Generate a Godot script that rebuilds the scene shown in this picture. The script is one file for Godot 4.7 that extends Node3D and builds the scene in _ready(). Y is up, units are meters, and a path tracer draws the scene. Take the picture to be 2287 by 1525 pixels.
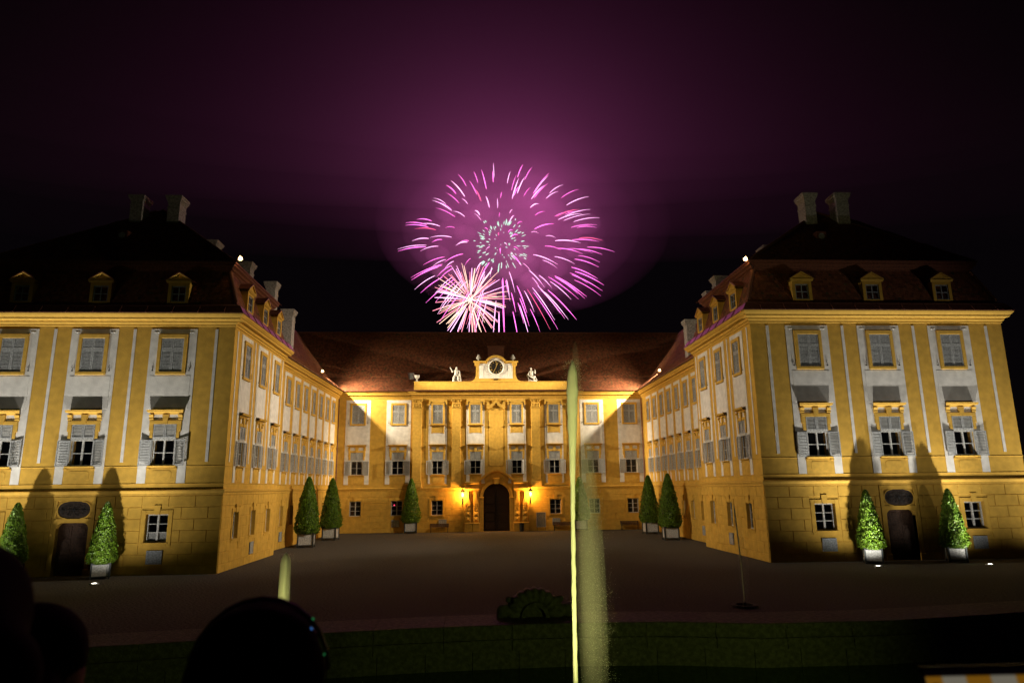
extends Node3D
# A baroque palace courtyard at night: five wings of one palace, flood-lit, with fireworks behind.
# x runs to the right, y up, the courtyard axis runs along -z; metres.

const EYE := Vector3(0, 4.2, 0)
var rng := RandomNumberGenerator.new()
var M := {}        # materials
var K := {}        # shared meshes
var taken := {}    # names in use at top level

# ------------------------------------------------------------------ start: camera, sky, light, then the place
func _ready() -> void:
	rng.seed = 4711
	camera_and_sky()
	make_materials()
	ground_and_basin()
	pavilion(-1, Vector3(-20.72, 0, -37.76), 1.0)
	pavilion(1, Vector3(24.12, 0, -38.35), 1.034)
	wing(-1)
	wing(1)
	central_block()
	floodlights()
	courtyard_things()
	fountain()
	spectators()
	fireworks()

func camera_and_sky() -> void:
	var cam := Camera3D.new()
	cam.name = "camera"
	cam.position = EYE
	cam.near = 0.05
	cam.far = 2000.0
	# 24 mm lens, turned 3.35 degrees to the right of the axis, tilted 12.08 degrees up, rolled a little
	cam.basis = Basis(Vector3.UP, deg_to_rad(-3.35)) * Basis(Vector3.RIGHT, deg_to_rad(12.08)) * Basis(Vector3.BACK, deg_to_rad(-0.64))
	var lens := CameraAttributesPhysical.new()
	lens.frustum_focal_length = 23.97
	lens.frustum_focus_distance = 45.0
	lens.exposure_aperture = 3.5
	cam.attributes = lens
	cam.fov = 53.19
	add_child(cam)
	cam.current = true
	var env := Environment.new()
	env.background_mode = Environment.BG_SKY
	var sky := ProceduralSkyMaterial.new()
	sky.sky_top_color = lin(0.0016, 0.0010, 0.0016)
	sky.sky_horizon_color = lin(0.0018, 0.0012, 0.0017)
	sky.ground_bottom_color = lin(0.001, 0.001, 0.001)
	sky.ground_horizon_color = lin(0.0018, 0.0012, 0.0017)
	env.sky = Sky.new()
	env.sky.sky_material = sky
	env.tonemap_mode = Environment.TONE_MAPPER_LINEAR
	env.tonemap_exposure = 1.0
	env.volumetric_fog_enabled = true
	env.volumetric_fog_density = 0.0
	env.sdfgi_enabled = true
	env.ssao_enabled = true
	env.ssil_enabled = true
	var world := WorldEnvironment.new()
	world.name = "world"
	world.environment = env
	add_child(world)

# ------------------------------------------------------------------ naming and metadata
func numbered(called: String) -> String:
	var n: int = taken.get(called, -1) + 1
	taken[called] = n
	return called if n == 0 else "%s_%03d" % [called, n]

func thing(called: String, label: String, category: String, xf := Transform3D(), group := "") -> Node3D:
	var o := Node3D.new()
	o.name = numbered(called)
	o.transform = xf
	tag(o, label, category, group)
	add_child(o)
	return o

func tag(o: Node, label: String, category: String, group := "") -> void:
	o.set_meta("label", label)
	o.set_meta("category", category)
	if group:
		o.set_meta("group", group)

func structure(called: String, mesh: Mesh, m: Material, label := "") -> MeshInstance3D:
	var o := part(self, numbered(called), mesh, m)
	o.set_meta("kind", "structure")
	if label:
		o.set_meta("label", label)
	return o

func part(parent: Node, called: String, mesh: Mesh, m: Material, xf := Transform3D()) -> MeshInstance3D:
	var o := MeshInstance3D.new()
	o.name = called
	o.mesh = mesh
	o.material_override = m
	o.transform = xf
	parent.add_child(o, true)
	return o

func holder(parent: Node, called: String, xf := Transform3D()) -> Node3D:
	var o := Node3D.new()
	o.name = called
	o.transform = xf
	parent.add_child(o, true)
	return o

func at(x: float, y: float, z: float) -> Transform3D:
	return Transform3D(Basis(), Vector3(x, y, z))

func turned(x: float, y: float, z: float, deg: float) -> Transform3D:
	return Transform3D(Basis(Vector3.UP, deg_to_rad(deg)), Vector3(x, y, z))

# ------------------------------------------------------------------ mesh helpers
func st(smooth := false) -> SurfaceTool:
	var s := SurfaceTool.new()
	s.begin(Mesh.PRIMITIVE_TRIANGLES)
	s.set_smooth_group(0 if smooth else -1)
	return s

func done(s: SurfaceTool) -> ArrayMesh:
	s.generate_normals()
	return s.commit()

func tri(s: SurfaceTool, a: Vector3, b: Vector3, c: Vector3) -> void:   # counter-clockwise seen from outside
	s.add_vertex(a)
	s.add_vertex(c)
	s.add_vertex(b)

func quad(s: SurfaceTool, a: Vector3, b: Vector3, c: Vector3, d: Vector3) -> void:
	tri(s, a, b, c)
	tri(s, a, c, d)

func box(s: SurfaceTool, lo: Vector3, hi: Vector3, x := Transform3D()) -> void:
	var p: Array[Vector3] = []
	for i in 8:
		p.append(x * Vector3(hi.x if i & 1 else lo.x, hi.y if i & 2 else lo.y, hi.z if i & 4 else lo.z))
	quad(s, p[4], p[5], p[7], p[6])
	quad(s, p[1], p[0], p[2], p[3])
	quad(s, p[5], p[1], p[3], p[7])
	quad(s, p[0], p[4], p[6], p[2])
	quad(s, p[6], p[7], p[3], p[2])
	quad(s, p[0], p[1], p[5], p[4])

func bx(u0: float, u1: float, v0: float, v1: float, w0: float, w1: float, s: SurfaceTool) -> void:
	box(s, Vector3(u0, v0, w0), Vector3(u1, v1, w1))

# a block with chamfered front edges, standing proud of a wall
func block(s: SurfaceTool, u0: float, u1: float, v0: float, v1: float, w0: float, w1: float, c: float) -> void:
	var a := [Vector3(u0, v0, w0), Vector3(u1, v0, w0), Vector3(u1, v1, w0), Vector3(u0, v1, w0)]
	var m := [Vector3(u0, v0, w1 - c), Vector3(u1, v0, w1 - c), Vector3(u1, v1, w1 - c), Vector3(u0, v1, w1 - c)]
	var f := [Vector3(u0 + c, v0 + c, w1), Vector3(u1 - c, v0 + c, w1), Vector3(u1 - c, v1 - c, w1), Vector3(u0 + c, v1 - c, w1)]
	for i in 4:
		var j := (i + 1) % 4
		quad(s, a[i], a[j], m[j], m[i])
		quad(s, m[i], m[j], f[j], f[i])
	quad(s, f[0], f[1], f[2], f[3])

# a counter-clockwise outline in u, v given thickness from w0 to w1
func prism(s: SurfaceTool, pts: PackedVector2Array, w0: float, w1: float, back := false) -> void:
	if Geometry2D.is_polygon_clockwise(pts):
		pts.reverse()
	var idx := Geometry2D.triangulate_polygon(pts)
	for i in range(0, idx.size(), 3):
		var a := pts[idx[i]]
		var b := pts[idx[i + 1]]
		var c := pts[idx[i + 2]]
		if (b - a).cross(c - a) < 0:
			var t := b
			b = c
			c = t
		tri(s, Vector3(a.x, a.y, w1), Vector3(b.x, b.y, w1), Vector3(c.x, c.y, w1))
		if back:
			tri(s, Vector3(a.x, a.y, w0), Vector3(c.x, c.y, w0), Vector3(b.x, b.y, w0))
	for i in pts.size():
		var a := pts[i]
		var b := pts[(i + 1) % pts.size()]
		quad(s, Vector3(a.x, a.y, w0), Vector3(b.x, b.y, w0), Vector3(b.x, b.y, w1), Vector3(a.x, a.y, w1))

# a moulding: profile points (w outwards, v up), listed from the bottom, drawn from u0 to u1; ends mitred by m0, m1 (1: outer corner, 0: square)
func moulding(s: SurfaceTool, prof: Array, u0: float, u1: float, m0 := 0.0, m1 := 0.0, caps := true) -> void:
	for i in prof.size() - 1:
		var p: Vector2 = prof[i]
		var q: Vector2 = prof[i + 1]
		quad(s, Vector3(u0 - m0 * p.x, p.y, p.x), Vector3(u1 + m1 * p.x, p.y, p.x), Vector3(u1 + m1 * q.x, q.y, q.x), Vector3(u0 - m0 * q.x, q.y, q.x))
	if caps:
		var low: Vector2 = prof[0]
		var top: Vector2 = prof[prof.size() - 1]
		var outline := PackedVector2Array()
		for p: Vector2 in prof:
			outline.append(p)
		if absf(low.x - top.x) > 0.001 or true:
			outline.append(Vector2(minf(low.x, top.x) - 0.01, top.y))
			outline.append(Vector2(minf(low.x, top.x) - 0.01, low.y))
		var idx := Geometry2D.triangulate_polygon(outline)
		for i in range(0, idx.size(), 3):
			for e in 2:
				if (m0 if e == 0 else m1) != 0.0:
					continue
				var t := []
				for k in 3:
					var p := outline[idx[i + k]]
					t.append(Vector3(u0 if e == 0 else u1, p.y, p.x))
				tri(s, t[0], t[1], t[2])

func tube(s: SurfaceTool, pts: Array, radii: Array, sides := 6, caps := true) -> void:
	var rings := []
	var side := Vector3.ZERO
	for i in pts.size():
		var d: Vector3 = (pts[mini(i + 1, pts.size() - 1)] - pts[maxi(i - 1, 0)]).normalized()
		if side == Vector3.ZERO:
			side = d.cross(Vector3.UP if absf(d.y) < 0.9 else Vector3.RIGHT).normalized()
		side = (side - d * side.dot(d)).normalized()
		var up := d.cross(side)
		var ring := []
		for k in sides:
			var a := TAU * k / sides
			ring.append(pts[i] + (side * cos(a) + up * sin(a)) * float(radii[mini(i, radii.size() - 1)]))
		rings.append(ring)
	for i in rings.size() - 1:
		for k in sides:
			var j := (k + 1) % sides
			quad(s, rings[i][k], rings[i][j], rings[i + 1][j], rings[i + 1][k])
	if caps:
		for k in range(1, sides - 1):
			tri(s, rings[0][0], rings[0][k + 1], rings[0][k])
			tri(s, rings[-1][0], rings[-1][k], rings[-1][k + 1])

# profile points (radius, y) from the bottom, turned round the y axis
func lathe(s: SurfaceTool, prof: Array, sides := 16, x := Transform3D()) -> void:
	for i in prof.size() - 1:
		var p: Vector2 = prof[i]
		var q: Vector2 = prof[i + 1]
		for k in sides:
			var a := TAU * k / sides
			var b := TAU * (k + 1) / sides
			quad(s, x * Vector3(p.x * cos(b), p.y, p.x * sin(b)), x * Vector3(p.x * cos(a), p.y, p.x * sin(a)), x * Vector3(q.x * cos(a), q.y, q.x * sin(a)), x * Vector3(q.x * cos(b), q.y, q.x * sin(b)))

func arc(c: Vector2, r: float, a0: float, a1: float, n: int) -> PackedVector2Array:
	var out := PackedVector2Array()
	for i in n + 1:
		var a := deg_to_rad(lerpf(a0, a1, float(i) / n))
		out.append(c + Vector2(cos(a), sin(a)) * r)
	return out

# ------------------------------------------------------------------ blobs: smooth union of tapered capsules, meshed as surface nets
# bones: [a, b, radius at a, radius at b]; the field is kept only near the bones
func blob(bones: Array, cell: float, k: float, shift := Vector3.ZERO) -> ArrayMesh:
	var lo := Vector3.ONE * 1e9
	var hi := -lo
	for b in bones:
		var r: float = maxf(b[2], b[3]) + cell * 3.0
		for p: Vector3 in [b[0], b[1]]:
			lo = lo.min(p - Vector3.ONE * r)
			hi = hi.max(p + Vector3.ONE * r)
	var n := Vector3i(((hi - lo) / cell).ceil()) + Vector3i.ONE
	var field := PackedFloat32Array()
	field.resize(n.x * n.y * n.z)
	field.fill(1.0)
	for b in bones:
		var a: Vector3 = b[0]
		var e: Vector3 = b[1]
		var ra: float = b[2]
		var rb: float = b[3]
		var r := maxf(ra, rb) + cell * 2.0 + k
		var i0 := Vector3i(((a.min(e) - Vector3.ONE * r - lo) / cell).floor()).clamp(Vector3i.ZERO, n - Vector3i.ONE)
		var i1 := Vector3i(((a.max(e) + Vector3.ONE * r - lo) / cell).ceil()).clamp(Vector3i.ZERO, n - Vector3i.ONE)
		var ab := e - a
		var inv := 1.0 / maxf(ab.length_squared(), 1e-8)
		for z in range(i0.z, i1.z + 1):
			for y in range(i0.y, i1.y + 1):
				var row := (z * n.y + y) * n.x
				for x in range(i0.x, i1.x + 1):
					var p := lo + Vector3(x, y, z) * cell
					var t := clampf((p - a).dot(ab) * inv, 0.0, 1.0)
					var d := p.distance_to(a + ab * t) - lerpf(ra, rb, t)
					var f := field[row + x]
					var h := maxf(k - absf(f - d), 0.0) / k
					field[row + x] = minf(f, d) - h * h * k * 0.25
	var where := {}
	var verts := PackedVector3Array()
	var step := [0, 1, n.x, n.x + 1, n.x * n.y, n.x * n.y + 1, n.x * n.y + n.x, n.x * n.y + n.x + 1]
	var corner := [Vector3(0, 0, 0), Vector3(1, 0, 0), Vector3(0, 1, 0), Vector3(1, 1, 0), Vector3(0, 0, 1), Vector3(1, 0, 1), Vector3(0, 1, 1), Vector3(1, 1, 1)]
	var edges := [[0, 1], [2, 3], [4, 5], [6, 7], [0, 2], [1, 3], [4, 6], [5, 7], [0, 4], [1, 5], [2, 6], [3, 7]]
	var faces := PackedInt32Array()
	for z in n.z - 1:
		for y in n.y - 1:
			for x in n.x - 1:
				var i := (z * n.y + y) * n.x + x
				var inside := 0
				for c in 8:
					if field[i + step[c]] < 0.0:
						inside += 1
				if inside == 0 or inside == 8:
					continue
				var sum := Vector3.ZERO
				var count := 0
				for e in edges:
					var fa := field[i + step[e[0]]]
					var fb := field[i + step[e[1]]]
					if (fa < 0.0) != (fb < 0.0):
						sum += corner[e[0]].lerp(corner[e[1]], fa / (fa - fb))
						count += 1
				where[i] = verts.size()
				verts.append(lo + (Vector3(x, y, z) + sum / count) * cell + shift)
	for i: int in where:
		var f0 := field[i] < 0.0
		var jump := [1, n.x, n.x * n.y]
		for ax in 3:
			if (field[i + jump[ax]] < 0.0) == f0:
				continue
			var p: int = jump[(ax + 1) % 3]
			var q: int = jump[(ax + 2) % 3]
			if not (where.has(i - p) and where.has(i - q) and where.has(i - p - q)):
				continue
			var v := [where[i], where[i - p], where[i - p - q], where[i - q]]
			if f0:
				faces.append_array([v[0], v[2], v[1], v[0], v[3], v[2]])
			else:
				faces.append_array([v[0], v[1], v[2], v[0], v[2], v[3]])
	var s := st(true)
	for v in verts:
		s.add_vertex(v)
	for f in faces:
		s.add_index(f)
	return done(s)

# ------------------------------------------------------------------ materials
func lin(r: float, g: float, b: float, a := 1.0) -> Color:
	var c := Color(r, g, b).linear_to_srgb()
	c.a = a
	return c

func noise_tex(seed_: int, freq: float, lo: float, hi: float, octaves := 4, size := 512) -> NoiseTexture2D:
	var n := FastNoiseLite.new()
	n.seed = seed_
	n.frequency = freq
	n.fractal_octaves = octaves
	var t := NoiseTexture2D.new()
	t.width = size
	t.height = size
	t.seamless = true
	t.noise = n
	var g := Gradient.new()
	g.set_color(0, Color(lo, lo, lo))
	g.set_color(1, Color(hi, hi, hi))
	t.color_ramp = g
	return t

func normal_tex(seed_: int, freq: float, strength: float, octaves := 3) -> NoiseTexture2D:
	var t := noise_tex(seed_, freq, 0, 1, octaves)
	t.color_ramp = null
	t.as_normal_map = true
	t.bump_strength = strength
	return t

func surface(called: String, color: Color, rough: float, tex: Texture2D = null, bump: Texture2D = null, scale := 0.5, metal := 0.0) -> StandardMaterial3D:
	var m := StandardMaterial3D.new()
	m.resource_name = called
	m.albedo_color = color
	m.roughness = rough
	m.metallic = metal
	m.metallic_specular = 0.4
	if tex or bump:
		m.albedo_texture = tex
		m.uv1_triplanar = true
		m.uv1_world_triplanar = true
		m.uv1_scale = Vector3.ONE * scale
	if bump:
		m.normal_enabled = true
		m.normal_texture = bump
		m.normal_scale = 0.6
	M[called] = m
	return m

func glow(called: String, color: Color, energy: float) -> StandardMaterial3D:
	var m := StandardMaterial3D.new()
	m.resource_name = called
	m.albedo_color = Color(0.1, 0.1, 0.1)
	m.roughness = 0.4
	m.emission_enabled = true
	m.emission = color
	m.emission_energy_multiplier = energy
	M[called] = m
	return m

func make_materials() -> void:
	var patch := noise_tex(3, 0.006, 0.86, 1.0, 6, 1024)
	var grain := normal_tex(5, 0.09, 5.0)
	var stone := noise_tex(8, 0.02, 0.6, 1.0, 5)
	var rough := normal_tex(9, 0.05, 9.0, 4)
	var grit := noise_tex(12, 0.06, 0.55, 1.0, 5, 1024)
	surface("yellow_plaster", lin(0.62, 0.365, 0.055), 0.92, patch, grain, 0.25)
	surface("yellow_trim", lin(0.65, 0.385, 0.06), 0.85, patch, grain, 0.4)
	surface("white_plaster", lin(0.74, 0.71, 0.66), 0.92, patch, grain, 0.25)
	for wall in ["yellow_plaster", "yellow_trim", "white_plaster"]:
		M[wall].normal_scale = 0.16
	surface("shutter_paint", lin(0.54, 0.55, 0.55), 0.6, stone, null, 0.8)
	surface("white_paint", lin(0.68, 0.67, 0.64), 0.5, stone, null, 0.8)
	surface("roof_deck", lin(0.09, 0.04, 0.025), 0.9)
	var tile := surface("roof_tile", lin(1, 1, 1), 0.85, stone, rough, 1.5)
	tile.vertex_color_use_as_albedo = true
	surface("ridge_clay", lin(0.26, 0.1, 0.055), 0.85, stone, rough, 1.5)
	surface("roof_metal", lin(0.19, 0.065, 0.04), 0.5, stone, null, 0.4)
	surface("roof_wood", lin(0.26, 0.085, 0.045), 0.75, stone, rough, 0.6)
	surface("chimney_plaster", lin(0.58, 0.54, 0.5), 0.92, stone, grain, 0.5)
	surface("door_wood", lin(0.085, 0.042, 0.025), 0.7, stone, rough, 0.7)
	surface("dark_wood", lin(0.05, 0.03, 0.02), 0.7, stone, rough, 0.7)
	surface("iron", lin(0.02, 0.02, 0.022), 0.5, stone, null, 1.0)
	surface("vent_metal", lin(0.42, 0.44, 0.46), 0.5, stone, null, 0.8)
	surface("statue_stone", lin(0.74, 0.71, 0.65), 0.85, stone, rough, 1.2)
	surface("basin_stone", lin(0.17, 0.155, 0.115), 0.8, stone, rough, 0.5)
	surface("gravel", lin(0.12, 0.105, 0.092), 0.95, grit, rough, 0.22)
	surface("soil", lin(0.04, 0.03, 0.02), 0.95, grit, rough, 1.0)
	surface("bark", lin(0.06, 0.045, 0.03), 0.9, stone, rough, 2.0)
	surface("planter_white", lin(0.7, 0.69, 0.66), 0.55, stone, null, 0.8)
	surface("planter_frame", lin(0.03, 0.035, 0.035), 0.5)
	surface("bin_paint", lin(0.02, 0.022, 0.026), 0.5)
	surface("board_grey", lin(0.25, 0.23, 0.2), 0.7, stone, null, 0.8)
	surface("interior", lin(0.05, 0.045, 0.04), 0.9)  # dark tone put in for the unlit rooms behind the windows
	surface("curtain", lin(0.6, 0.6, 0.58), 0.9, stone, null, 1.2)
	surface("clock_face", lin(0.015, 0.013, 0.012), 0.4)
	surface("gold", lin(0.75, 0.5, 0.16), 0.35, null, null, 1.0, 0.7)
	surface("skin", lin(0.42, 0.26, 0.19), 0.6)
	surface("dark_hair", lin(0.012, 0.009, 0.007), 0.55)
	surface("dark_cloth", lin(0.014, 0.014, 0.017), 0.9, stone, rough, 3.0)
	surface("navy_cloth", lin(0.012, 0.015, 0.03), 0.9, stone, rough, 3.0)
	for dull in ["skin", "dark_hair", "dark_cloth", "navy_cloth"]:
		M[dull].metallic_specular = 0.12
		M[dull].roughness = 0.9
	surface("phone_case", lin(0.01, 0.01, 0.011), 0.35)
	var leaf := surface("leaf", lin(1, 1, 1), 0.45)
	leaf.vertex_color_use_as_albedo = true
	leaf.backlight_enabled = true
	leaf.backlight = lin(0.25, 0.4, 0.06)
	var glass := surface("glass", Color(0.1, 0.11, 0.12, 0.08), 0.03)
	glass.transparency = BaseMaterial3D.TRANSPARENCY_ALPHA
	glass.metallic_specular = 0.5
	var water := surface("pool_water", lin(0.045, 0.11, 0.016), 0.06, null, normal_tex(31, 0.012, 3.0), 0.25)
	water.normal_scale = 0.35
	water.metallic_specular = 0.3
	var jet := surface("jet_water", lin(0.85, 0.87, 0.85), 0.25)
	jet.backlight_enabled = true
	jet.backlight = lin(0.7, 0.7, 0.7)
	var veil := surface("jet_veil", lin(0.85, 0.87, 0.85, 0.42), 0.6)
	veil.transparency = BaseMaterial3D.TRANSPARENCY_ALPHA
	glow("uplight_glass", Color(1.0, 0.97, 0.9), 9.0)
	glow("flood_glass", Color(1.0, 0.8, 0.5), 14.0)
	glow("lantern_glass", Color(1.0, 0.78, 0.38), 12.0)
	glow("unseen_pool_lamp_glass", Color(0.8, 0.95, 0.3), 2.0)
	glow("magenta_star", lin(1.0, 0.18, 0.72), 2.4)
	glow("pale_star", lin(1.0, 0.5, 0.88), 2.2)
	glow("green_star", lin(0.5, 1.0, 0.72), 1.5)
	glow("peach_star", lin(1.0, 0.3, 0.4), 1.9)
	glow("gold_star", lin(1.0, 0.66, 0.48), 1.9)
	glow("red_star", lin(1.0, 0.12, 0.3), 1.6)
	glow("toy_blue", lin(0.1, 0.35, 1.0), 0.35)
	glow("toy_green", lin(0.1, 1.0, 0.3), 0.15)
	glow("standby_light", lin(1.0, 0.05, 0.12), 3.0)

# ------------------------------------------------------------------ facade pieces; a frame maps (u along the wall, v up, w outwards)
func shutter_mesh(w: float, h: float, slats: int) -> ArrayMesh:   # hinge at the left, base at 0
	var key := "shutter %.3f %.3f" % [w, h]
	if not K.has(key):
		var s := st()
		var r := 0.06
		bx(0, r, 0, h, 0, 0.045, s)
		bx(w - r, w, 0, h, 0, 0.045, s)
		bx(r, w - r, 0, r, 0.002, 0.043, s)
		bx(r, w - r, h - r, h, 0.002, 0.043, s)
		for i in slats:
			var y := r + (h - 2 * r) * (i + 0.5) / slats
			var d := (h - 2 * r) / slats * 0.62
			var x := Transform3D(Basis(Vector3.RIGHT, deg_to_rad(-40)), Vector3(0, y, 0.022))
			box(s, Vector3(r, -d * 0.5, -0.006), Vector3(w - r, d * 0.5, 0.006), x)
		K[key] = done(s)
	return K[key]

func cached(key: String, build: Callable) -> ArrayMesh:
	if not K.has(key):
		var s := st()
		build.call(s)
		K[key] = done(s)
	return K[key]

func outward(F: Transform3D, u: float, v: float, w: float, su := 1.0) -> Transform3D:
	var t := F * at(u, v, w)
	t.basis = t.basis.scaled_local(Vector3(su, 1, 1))
	return t

# the white field behind one column of windows, open where the main window is
func white_field(b: Node3D, F: Transform3D, u: float, half: float, hole: float, top := 12.97, legs := true) -> void:
	var mesh := cached("field %.3f %.3f %.2f %s" % [half, hole, top, legs], func(s):
		bx(-half, half, 6.9, top, 0, 0.028, s)
		bx(-half, -hole, 5.5, 6.899, 0, 0.028, s)
		bx(hole, half, 5.5, 6.899, 0, 0.028, s)
		if legs:
			var g: float = half * 0.36
			bx(-half, -half + g, 4.62, 5.499, 0, 0.028, s)
			bx(half - g, half, 4.62, 5.499, 0, 0.028, s)
		block(s, -half + 0.17, half - 0.17, 8.55, 10.36, 0.028, 0.043, 0.01)
		bx(-half + 0.17, -half + 0.42, 12.76, 12.8, 0.028, 0.05, s)
		bx(half - 0.42, half - 0.17, 12.76, 12.8, 0.028, 0.05, s))
	part(b, "white_panel", mesh, M.white_plaster, outward(F, u, 0, 0))

func upper_window(b: Node3D, F: Transform3D, u: float, su: float, sill := false) -> void:
	var n := holder(b, "window", outward(F, u, 10.42, 0.028, su))
	part(n, "surround", cached("upper surround", func(s):
		block(s, -0.79, 0.79, 2.03, 2.25, 0, 0.1, 0.015)
		block(s, -0.79, 0.79, 0, 0.16, 0, 0.1, 0.015)
		block(s, -0.79, -0.6, 0.16, 2.03, 0, 0.099, 0.015)
		block(s, 0.6, 0.79, 0.16, 2.03, 0, 0.099, 0.015)), M.yellow_trim)
	part(n, "frame", cached("upper frame", func(s):
		bx(-0.6, 0.6, 1.36, 1.42, 0.002, 0.058, s)
		bx(-0.6, 0.6, 0.16, 2.03, 0, 0.006, s)), M.shutter_paint)
	for k in 2:
		part(n, "shutter", shutter_mesh(0.58, 1.18, 14), M.shutter_paint, at(-0.59 + 0.6 * k, 0.17, 0.012))
		part(n, "shutter", shutter_mesh(0.58, 0.59, 7), M.shutter_paint, at(-0.59 + 0.6 * k, 1.43, 0.012))
		var e := -1.0 if k == 0 else 1.0
		part(n, "shutter_hook", cached("hook", func(s):
			tube(s, [Vector3(0, 0, 0), Vector3(0, 0.02, 0.06), Vector3(0.03, 0.1, 0.07), Vector3(-0.02, 0.2, 0.07), Vector3(0.04, 0.34, 0.07)], [0.014, 0.014, 0.016, 0.012, 0.006], 5)
			bx(-0.03, 0.05, -0.03, 0.03, 0.05, 0.08, s)), M.iron, at(e * 0.97, 0.22, 0))
	if sill:
		part(n, "sill", cached("upper sill", func(s):
			moulding(s, [Vector2(0, -0.1), Vector2(0.12, -0.06), Vector2(0.2, -0.02), Vector2(0.2, 0.03), Vector2(0, 0.05)], -0.95, 0.95)
			block(s, -0.75, -0.62, -0.85, -0.1, 0, 0.05, 0.01)
			block(s, 0.62, 0.75, -0.85, -0.1, 0, 0.05, 0.01)
			block(s, -0.62, 0.62, -0.8, -0.1, 0, 0.03, 0.01)), M.yellow_trim)

func main_window(b: Node3D, F: Transform3D, u: float, su: float, apron := true, open_right := true, rank := 0) -> void:
	var n := holder(b, "window", outward(F, u, 5.5, 0.0, su))
	part(n, "hood", cached("hood", func(s):
		moulding(s, [Vector2(0, 2.74), Vector2(0.07, 2.76), Vector2(0.1, 2.82), Vector2(0.24, 2.86), Vector2(0.28, 2.9), Vector2(0.28, 2.945), Vector2(0.32, 2.97), Vector2(0, 3.02)], -0.8, 0.8, 0.55, 0.55)
		), M.yellow_trim)
	for e in [-1.0, 1.0]:
		part(n, "bracket", cached("bracket", func(s):
			moulding(s, [Vector2(0.028, 2.42), Vector2(0.06, 2.43), Vector2(0.11, 2.5), Vector2(0.1, 2.6), Vector2(0.17, 2.68), Vector2(0.19, 2.74), Vector2(0.028, 2.745)], -0.11, 0.11)), M.yellow_trim, at(e * 0.76, 0, 0))
	part(n, "keystone", cached("keystone", func(s):
		prism(s, PackedVector2Array([Vector2(-0.1, 2.24), Vector2(0.1, 2.24), Vector2(0.17, 2.745), Vector2(-0.17, 2.745)]), 0.02, 0.14)), M.yellow_trim)
	part(n, "surround", cached("main surround", func(s):
		block(s, -0.84, 0.84, 2.24, 2.43, 0.02, 0.1, 0.015)
		for e in [-1.0, 1.0]:
			var a: float = minf(e * 0.61, e * 0.84)
			block(s, a, a + 0.23, 1.85, 2.24, 0.02, 0.095, 0.015)
			a = minf(e * 0.61, e * 0.78)
			block(s, a, a + 0.17, 1.5, 1.85, 0.02, 0.09, 0.015)), M.yellow_trim)
	for k in 2:
		part(n, "shutter", shutter_mesh(0.58, 0.72, 8), M.shutter_paint, at(-0.59 + 0.6 * k, 1.5, 0.04))
	part(n, "frame", cached("main frame", func(s):
		bx(-0.6, 0.6, 1.36, 1.5, -0.1, 0.07, s)
		bx(-0.57, -0.5, 0.05, 1.36, -0.14, -0.06, s)
		bx(0.5, 0.57, 0.05, 1.36, -0.14, -0.06, s)
		bx(-0.045, 0.045, 0.05, 1.36, -0.142, -0.05, s)
		bx(-0.5, 0.5, 0.05, 0.12, -0.138, -0.062, s)
		bx(-0.5, 0.5, 0.69, 0.73, -0.138, -0.07, s)), M.white_paint)
	for i in 2:
		for j in 2:
			part(n, "pane", cached("main pane", func(s): bx(0, 0.455, 0, 0.57, -0.003, 0.003, s)), M.glass, at(-0.5 + 0.545 * i, 0.12 + 0.61 * j, -0.1))
	var turn := (5.0 + 3.0 * ((rank * 7) % 3)) if su > 0.8 else 1.5 + ((rank * 7) % 3)   # side shutters lie flat on the wall
	var left := part(n, "shutter", shutter_mesh(0.6, 1.36, 15), M.shutter_paint)
	left.transform = Transform3D(Basis(Vector3.UP, deg_to_rad(180.0 + turn)), Vector3(-0.6, 0.03, 0.1 if su > 0.8 else 0.08))
	var right := part(n, "shutter", shutter_mesh(0.6, 1.36, 15), M.shutter_paint)
	right.transform = Transform3D(Basis(Vector3.UP, deg_to_rad(-turn)), Vector3(0.6, 0.03, 0.06 if su > 0.8 else 0.032))
	if not open_right:
		right.transform = Transform3D(Basis(Vector3.UP, deg_to_rad(-75.0)), Vector3(0.6, 0.03, 0.06))
	part(n, "sill", cached("main sill", func(s):
		moulding(s, [Vector2(0, -0.06), Vector2(0.1, -0.04), Vector2(0.13, 0.0), Vector2(0.13, 0.035), Vector2(-0.1, 0.05)], -0.74, 0.74)), M.yellow_trim)
	if apron:
		part(n, "apron", cached("apron", func(s):
			block(s, -0.79, 0.79, -0.87, -0.07, 0, 0.03, 0.01)
			var q := PackedVector2Array([Vector2(-0.42, -0.72), Vector2(0.42, -0.72), Vector2(0.52, -0.62), Vector2(0.52, -0.32), Vector2(0.42, -0.22), Vector2(-0.42, -0.22), Vector2(-0.52, -0.32), Vector2(-0.52, -0.62)])
			prism(s, q, 0.03, 0.048)
			for e in [-1.0, 1.0]:
				block(s, e * 0.7 - 0.1, e * 0.7 + 0.1, -0.16, -0.07, 0.03, 0.075, 0.01)), M.yellow_trim)

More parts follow.
